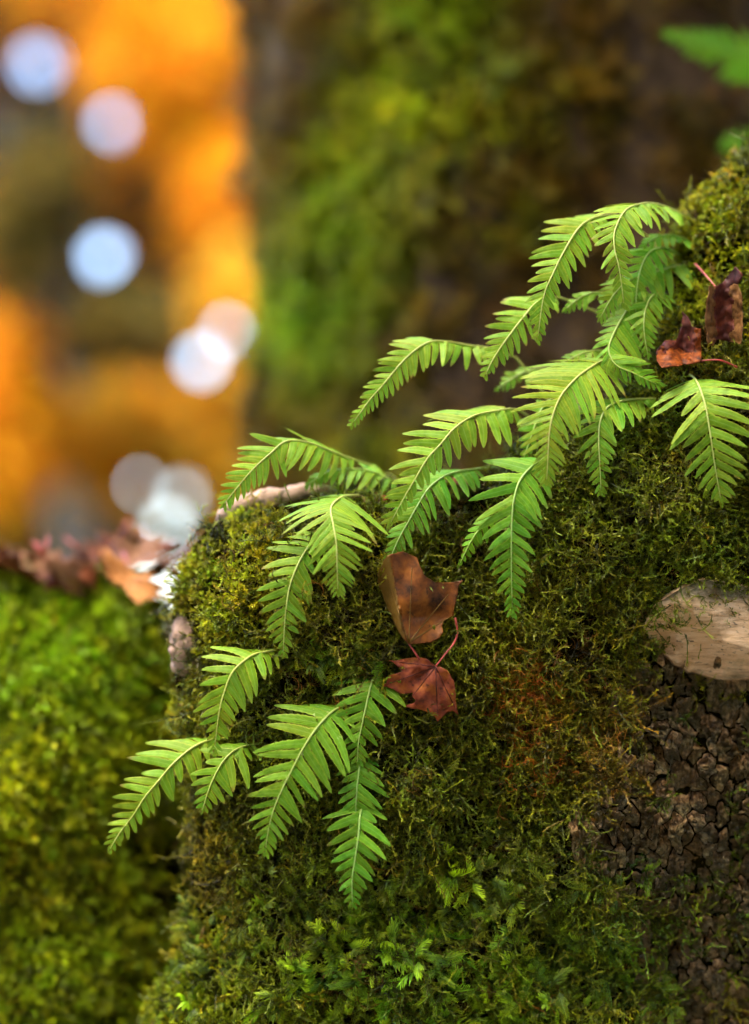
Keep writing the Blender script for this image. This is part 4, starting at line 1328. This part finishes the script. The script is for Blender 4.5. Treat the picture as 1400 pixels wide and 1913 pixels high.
far_tree('evergreen_tree', 'dark blurred evergreen filling the far distance at the left', -300, 20, 9, .25,
         [(-250, 400, 20, 330, 600, 2, 4200), (-150, 900, 20, 360, 160, 2, 1600)], DARK, .2, 6, 'dark trees far behind')
far_tree('evergreen_tree', 'dark blurred evergreen far beyond the golden maple', 520, 24, 10, .3,
         [(430, 300, 24, 260, 560, 2, 5500), (150, 80, 25, 380, 320, 2, 5500), (450, 850, 24, 420, 140, 2, 3200), (120, 900, 24, 300, 130, 2, 2400)], DARK + BROWN[:1], .22, 7, 'dark trees far behind')

# unseen trees added beside and behind the camera; crowns block and warm sky light
def shade_tree(label, x, y, h, crowns, cols, seed):
    e = empty('maple_tree', Vector((x, y, 0)))
    tag(e, label, 'tree', 'added unseen shade trees')
    c = catmull([np.array((x, y, -.1)), np.array((x + .1, y, h * .5)), np.array((x - .1, y + .1, h))], 14)
    vs, fs = tube(c, .22 * np.linspace(1.2, .3, 14), 10)
    link('trunk', mesh_from('trunk', vs, fs), M['far_bark'], e)
    r = np.random.default_rng(seed)
    P_ = []
    for cx, cy, cz, rx, ry, rz, cnt in crowns:
        q = r.normal(size=(cnt, 3)); q /= np.linalg.norm(q, axis=1, keepdims=True)
        q *= (r.random(cnt) ** .4)[:, None]
        P_.append(np.array((cx, cy, cz)) + q * np.array((rx, ry, rz)))
    raw_cloud('crown', np.vstack(P_), cols, e, .30, r)
FOR = [(.30, .26, .02), (.42, .25, .02), (.14, .17, .02), (.5, .24, .015)]
shade_tree('unseen golden maple added for shade behind the photographer', -1.5, -4.5, 8, [(-1.5, -4.5, 4.2, 3.2, 1.8, 3.6, 2600), (-.5, -3.6, 1.6, 2.6, .8, 1.4, 900)], FOR, 21)
shade_tree('unseen green gold maple added for shade behind the photographer to the right', 3.2, -3.2, 8, [(3.2, -3.0, 4.4, 2.4, 2.4, 3.8, 2600), (2.6, -1.8, 2.0, 1.4, 1.4, 1.6, 900)], FOR, 22)
shade_tree('unseen leafy maple added for shade to the right of the stump', 4.2, 1.4, 9, [(4.0, 1.5, 4.8, 2.2, 3.0, 4.4, 2600)], FOR, 23)
shade_tree('unseen leafy maple added for shade to the left of the log', -5.0, -.5, 9, [(-5.0, -.5, 4.5, 2.0, 3.2, 4.0, 2400)], FOR, 24)
shade_tree('unseen broad golden maple added for shade, arching over the spot from behind', -3.4, -3.6, 11, [(1.2, -1.5, 8.0, 3.0, 2.6, 1.8, 1700), (-3.6, -3.4, 5.5, 1.6, 1.6, 4.5, 1500)], FOR, 25)

# nearer dark stems and shrubs between the autumn trees
far_tree('maple_tree', 'dark bare leaning trunk blurred at the left of the orange maples', 190, 12.0, 6.5, .19,
         [(-80, -80, 12.2, 120, 80, .5, 120), (60, 480, 12.3, 60, 160, .3, 130), (180, 640, 12.3, 90, 60, .3, 160)], DARK + BROWN, .12, 31, OG, limbs=3, lean=-1.25, bark='dark_bark')
far_tree('shrub', 'dark olive shrub blurred below the bright gap', 480, 14, 1.5, .04,
         [(230, 610, 8.6, 130, 60, .4, 420), (40, 420, 8.6, 80, 170, .4, 420), (110, 330, 8.6, 60, 80, .3, 160), (250, 620, 13, 150, 80, .5, 600), (150, 980, 13, 360, 100, .8, 3600), (420, 1000, 13, 180, 100, .8, 1500), (120, 560, 14, 120, 260, .8, 900)], [(.09, .075, .012), (.14, .10, .015), (.2, .12, .02)], .13, 32, 'dark trees far behind', limbs=2)
